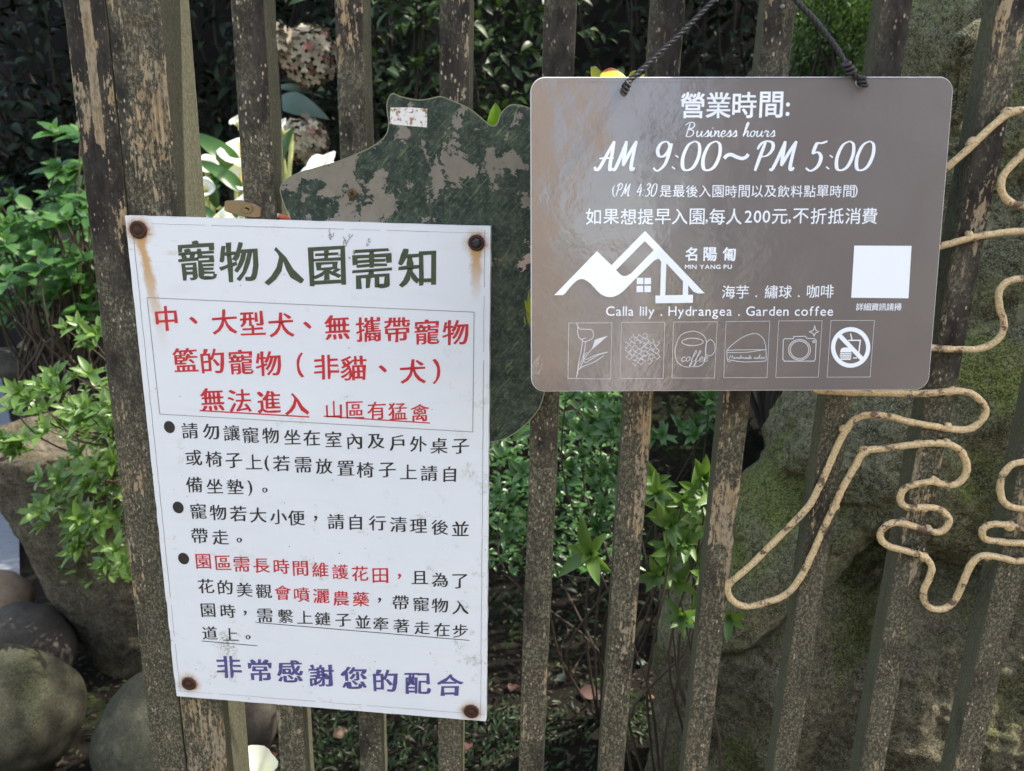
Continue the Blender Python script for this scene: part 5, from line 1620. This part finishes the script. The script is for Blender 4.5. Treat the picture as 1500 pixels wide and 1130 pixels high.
# ------------------------------------------------------------ single sprigs near the signs
def sprig(label, leaves, mat, base, wd=.55, cat='sprig', name='leafy_sprig', edge=None):
    root = empty(name, base); tag(root, label, cat)
    sh = leaf_shape(wd, .16, .14, 9, wave=.02); me = leaf_mesh('leaf', sh, mat); mb = MB()
    for (a, b, up) in leaves:
        d = b - a; m = frame(d, Vector(up)); o = link('leaf', me, root); mm = (m * d.length).to_4x4(); mm.translation = a - root.location; o.matrix_local = mm
        mb.tube(catmull([a, a.lerp(Vector(base), .3) + Vector((.01, .01, 0)), Vector(base)], 5), .0016, 6)
    mb.build('stalk', M['twig'], root, True)
t = NT('lime_leaf_red_margin'); g = t.co()
xx, yy, _ = t.sep()[0:3]
mg = t.step(t.math('ADD', t.math('ABSOLUTE', yy), t.math('MULTIPLY', t.noise(g, 4, 3), .12)), .19, .25)
M['lime_red'] = t.fin(t.mix(mg, (.50, .52, .02), (.22, .05, .03)), .4)
t.set(t.bsdf.inputs['Emission Strength'], 0.0)
sprig('lime yellow leaves with red margins peeping over the taupe sign between pickets', [(at(889, 140, .10), at(868, 98, .09), (0, -1, .3)), (at(878, 112, .09), at(917, 108, .09), (0, -.9, .9)), (at(885, 118, .10), at(905, 100, .10), (-.3, -.7, .8))], M['lime_red'], at(880, 330, .16), .62)
sprig('tiny bright lime leaf bud beside the cord at the top of the taupe sign', [(at(921, 116, .06), at(938, 103, .06), (0, -1, .6)), (at(938, 122, .06), at(944, 108, .06), (0, -1, .3))], M['leaf_yel'], at(930, 330, .12), .6)
M['leaf_one'] = m_leaf('fresh_green_leaf', (.13, .28, .02), (.20, .34, .03), .35, .4)
sprig('single fresh green leaf standing in the notch of the peeled green board', [(at(722, 200, .12), at(728, 152, .11), (.5, -1, 0)), (at(724, 195, .13), at(740, 165, .14), (-.4, -1, .2))], M['leaf_one'], at(735, 420, .2), .62)
sprig('yellow-green leaf tip squeezed between the peeled board and the taupe sign', [(at(782, 462, -.0), at(774, 426, -.002), (.3, -1, 0)), (at(778, 480, -.0), at(771, 452, -.002), (.3, -1, 0))], M['leaf_yel'], at(800, 560, .06), .6)
sprig('deep green leaf under the lower tip of the peeled board', [(at(790, 628, .10), at(748, 642, .09), (0, -.6, 1)), (at(795, 610, .10), at(776, 622, .09), (0, -.8, 1))], M['leaf_azalea_b'], at(800, 700, .2), .5)

# ------------------------------------------------------------ ground litter and small growth
def litter():
    r = random.Random(50)
    pl = []
    for i in range(9000):
        x = r.uniform(-1.6, 1.2); y = r.uniform(.25, 1.9)
        p = Vector((x, y, ground_h(x, y) + .004 + r.random() * .010))
        pl.append((p, frame(Vector((r.uniform(-1, 1), r.uniform(-1, 1), r.uniform(-.35, .35))), Vector((r.uniform(-.5, .5), r.uniform(-.5, .5), 1))), r.uniform(.006, .026), r.random()))
    t = NT('leaf_litter'); f = t.math('FRACT', t.attr('tint'))
    c = t.mix(f, (.014, .011, .008), (.055, .042, .030)); c = t.mix(t.step(f, .86, .9), c, (.085, .065, .048)); c = t.mix(t.math('MULTIPLY', t.step(f, .20, .24), t.step(f, .50, .46)), c, (.030, .045, .014))
    root = empty('x', (0, 1, 0)); o = mass('leaf_litter', pl, LOW, t.fin(c, .85), root); o.parent = None; o.location = root.location; bpy.data.objects.remove(root)
    tag(o, 'fine dead leaves and bits scattered over the soil behind the fence', 'leaf litter', kind='stuff')
    pl = []
    patches = [(atz(650, 1110), .10), (atz(820, 1105), .12), (atz(500, 1110), .09), (atz(560, 1085), .07), (atz(850, 880), .14), (atz(740, 1070), .06), (atz(480, 1095), .06), (atz(940, 1060), .06)]
    for c0, rad in patches:
        for i in range(int(260 * rad / .1)):
            x = c0.x + r.gauss(0, rad); y = c0.y + r.gauss(0, rad); p = Vector((x, y, ground_h(x, y) + .003))
            pl.append((p, frame(Vector((r.uniform(-1, 1), r.uniform(-1, 1), r.uniform(.3, 1.4))), Vector((0, -.6, 1))), r.uniform(.012, .034), r.random()))
    root = empty('x', (0, 1, 0)); o = mass('moss_and_grass', pl, leaf_shape(.26, .1, .2, 4), M['leaf_mid'], root); o.parent = None; o.location = root.location; bpy.data.objects.remove(root)
    tag(o, 'small green tufts of moss and seedlings on the soil', 'grass', kind='stuff')
litter()
def fallen(px, py, L, ang, mat, label, wd=.5, curl=.35):
    p = atz(px, py); p.z = ground_h(p.x, p.y) + .014
    sh = leaf_shape(wd, .25, curl, 9, wave=.03); me = leaf_mesh('fallen_leaf', sh, mat)
    d = Vector((math.cos(ang), math.sin(ang) * 1, .12)); m = frame(d, Vector((rnd.uniform(-.2, .2), -.5, 1)))
    o = bpy.data.objects.new('fallen_leaf', me); COL.objects.link(o); mm = (m * L).to_4x4(); mm.translation = p; o.matrix_world = mm
    tag(o, label, 'fallen leaf')
M['dead_pink'] = m_plain('pinkish_dead_leaf', (.075, .036, .026), .7, 0, .4, 30, .4)
M['dead_tan'] = m_plain('tan_dead_leaf', (.10, .058, .033), .7, 0, .4, 30, .4)
M['dead_pale'] = m_plain('pale_grey_green_leaf', (.08, .105, .075), .7, 0, .4, 30, .4)
fallen(848, 1017, .075, -.25, M['dead_pink'], 'pinkish brown fallen leaf left of the seventh picket', .6)
fallen(947, 1030, .045, 1.0, M['dead_tan'], 'curled tan fallen leaf right of the seventh picket', .7, .6)
fallen(828, 1000, .055, 2.6, M['dead_pale'], 'pale grey-green curled leaf above the pinkish one', .6, .8)
fallen(932, 975, .036, .3, M['dead_pale'], 'small pale leaf high on the soil right of the seventh picket', .7)
fallen(748, 1018, .05, 1.4, M['dead_pink'], 'faded pink leaf on the dark soil right of the white notice', .6)
fallen(683, 1110, .055, 1.5, M['dead_pink'], 'long pink fallen leaf touching the fifth picket at the bottom', .45)
fallen(487, 1088, .05, .4, M['dead_tan'], 'reddish tan leaf between two pickets under the white notice', .6)
fallen(393, 1122, .04, 1.3, M['dead_pink'], 'pinkish leaf scrap beside the white petal', .6)
def petal():
    c = at(380, 1124, .17); vs = []; fs = []; n = 18; rows = 7
    ax = Vector((.18, -.25, .95)).normalized(); u = ax.cross(Vector((0, 1, 0))).normalized(); w = u.cross(ax)
    for i in range(rows):
        t = i / (rows - 1)
        for k in range(n):
            a = 2 * math.pi * k / n
            rr = (.004 + .024 * t ** 1.1) * (1 + .12 * math.sin(2 * a + .6) + .05 * math.sin(5 * a))
            vs.append(c + ax * (-.045 + .065 * t + .010 * t * math.cos(a + .8)) + u * math.cos(a) * rr + w * math.sin(a) * rr)
    for i in range(rows - 1):
        for k in range(n):
            a = i * n + k; b = i * n + (k + 1) % n; fs.append((a, b, b + n, a + n))
    mb = MB(); mb.add(vs, fs); e = c - ax * .045
    mb.tube(catmull([e, e + Vector((0, .01, -.2)), Vector((e.x + .02, e.y + .02, ground_h(e.x, e.y)))], 5), .004, 7)
    o = mb.build('calla_flower', M['spathe'], None, True, base=Vector((e.x + .02, e.y + .02, ground_h(e.x, e.y))))
    tag(o, 'lone white flower low down right of the stile at the bottom edge', 'flower')
petal()
# bare twigs on the soil and in the shrub
tw = empty('dry_twigs', atz(830, 980)); tag(tw, 'thin bare twigs arching over the soil behind the sixth picket', 'twigs')
for pts in ([(822, 905), (832, 925), (822, 950), (828, 1000)], [(880, 930), (862, 950), (850, 965), (838, 985)], [(940, 1085), (965, 1100), (975, 1130)], [(820, 840), (870, 845), (925, 790)], [(1000, 900), (960, 850), (940, 790)]):
    P = []
    for i, (a, b) in enumerate(pts): P.append(at(a, b, .72 if b < 1050 and pts[0][1] > 900 else .62) if b < 900 or pts[0][1] < 860 else atz(a, b, .02 + .02 * math.sin(i * 2)))
    mb = MB(); mb.tube(catmull(P, 5), .0022, 6, jit=.2); mb.build('twig', M['twig'], tw, True)

# ------------------------------------------------------------ unseen trees and walls added to give the taupe sign its reflections
def far_tree(label, cx, cy, w, h, z0, seed, n=5200):
    r = random.Random(seed)
    root = empty('added_tree', (cx, cy, 0)); tag(root, label, 'tree', 'trees added for the sign reflection')
    pl = []
    for i in range(n):
        a = r.gauss(0, .42); b = r.uniform(-1, 1)
        lim = math.sqrt(max(.1, 1 - b * b * .6))
        p = Vector((cx + max(-1, min(1, a * 1.3)) * w / 2 * lim, cy + r.uniform(-.5, .6), z0 + (b + 1) / 2 * (h - z0)))
        pl.append((p, frame(Vector((r.uniform(-1, 1), r.uniform(-1, 1), r.uniform(-1, .3))), Vector((0, 1, .6))), r.uniform(.12, .26), r.random()))
    mass('crown', pl, LOW, M['leaf_mid'], root)
    mb = MB(); mb.tube(catmull([Vector((cx, cy, -.05)), Vector((cx + .05, cy, h * .35)), Vector((cx - .03, cy + .1, h * .8))], 5), [.12 - .008 * i for i in range(11)], 9); mb.build('trunk', M['bark'], root, True)
far_tree('unseen tree added to be mirrored in the middle of the taupe sign', 2.95, -4.9, 2.6, 4.4, .2, 60)
far_tree('unseen tree added to be mirrored at the right of the taupe sign', 5.3, -5.3, 3.0, 4.6, .2, 61)
far_tree('unseen tree added to be mirrored at the left edge of the taupe sign', -1.9, -5.2, 3.2, 4.2, .2, 62)
def wall_piece(label, x, y, z, w, h, mat):
    mb = MB(); Mz = Matrix.Rotation(math.radians(-52), 3, 'Z')  # added walls, turned towards the sun to brighten the reflection
    mb.box((x, y, z / 1.0), (w, .09, h), Mz)
    if z + h > 2.6: mb.box((x, y, z + h + .05), (w + .06, .14, .045), Mz)
    o = mb.build('added_wall', mat, None, base=(x, y, 0)); tag(o, label, 'wall')
wall_piece('unseen tan rendered wall added to be mirrored at the upper left of the taupe sign', .55, -4.5, 1.75, .42, 1.78, m_plain('tan_render', (.62, .46, .27), .85, 0, .3, 3, .3))
wall_piece('unseen white painted wall added to be mirrored at the lower left of the taupe sign', 1.05, -4.0, .95, .38, .97, m_plain('white_render', (.80, .78, .74), .8, 0, .1, 3, .3))

# ------------------------------------------------------------ unseen tree crowns added to shade the hedge and the river stones
def canopy(label, trunk, cx, cy, z0, z1, rx, ry, n, seed, size=(.09, .17)):
    r = random.Random(seed)
    root = empty('added_tree', (trunk[0], trunk[1], ground_h(*trunk) - .05)); tag(root, label, 'tree', 'unseen crowns added to shade the garden')
    pl = []
    for i in range(n):
        a = r.uniform(0, 6.283); q = math.sqrt(r.random())
        p = Vector((cx + rx * q * math.cos(a), cy + ry * q * math.sin(a), z0 + (z1 - z0) * r.random()))
        pl.append((p, frame(Vector((r.uniform(-1, 1), r.uniform(-1, 1), r.uniform(-.5, .3))), Vector((r.uniform(-.5, .5), r.uniform(-.5, .5), 1))), r.uniform(*size), r.random()))
    mass('crown', pl, LOW, M['leaf_mid'], root)
    tp_ = Vector((cx, cy, (z0 + z1) / 2)); b0 = Vector(root.location)
    mb = MB()
    P = catmull([b0, b0.lerp(tp_, .35) + Vector((0, 0, .5)), b0.lerp(tp_, .75) + Vector((0, 0, .25)), tp_], 6)
    mb.tube(P, [.11 - .085 * i / (len(P) - 1) for i in range(len(P))], 9); mb.build('trunk', M['bark'], root, True)
canopy('unseen tree added above the frame to shade the dark hedge on the left', (-2.6, 3.6), -1.7, 3.4, 3.2, 4.2, 1.7, 1.25, 2600, 71)
canopy('unseen tree added above the frame to shade the dark hedge in the middle', (.6, 4.2), .6, 3.5, 3.2, 4.2, 1.6, 1.25, 2400, 72)
canopy('small unseen leaning tree added to throw dappled shade on the river stones', (2.5, 1.0), 1.12, .98, 3.1, 3.7, .48, .42, 420, 73, (.06, .11))
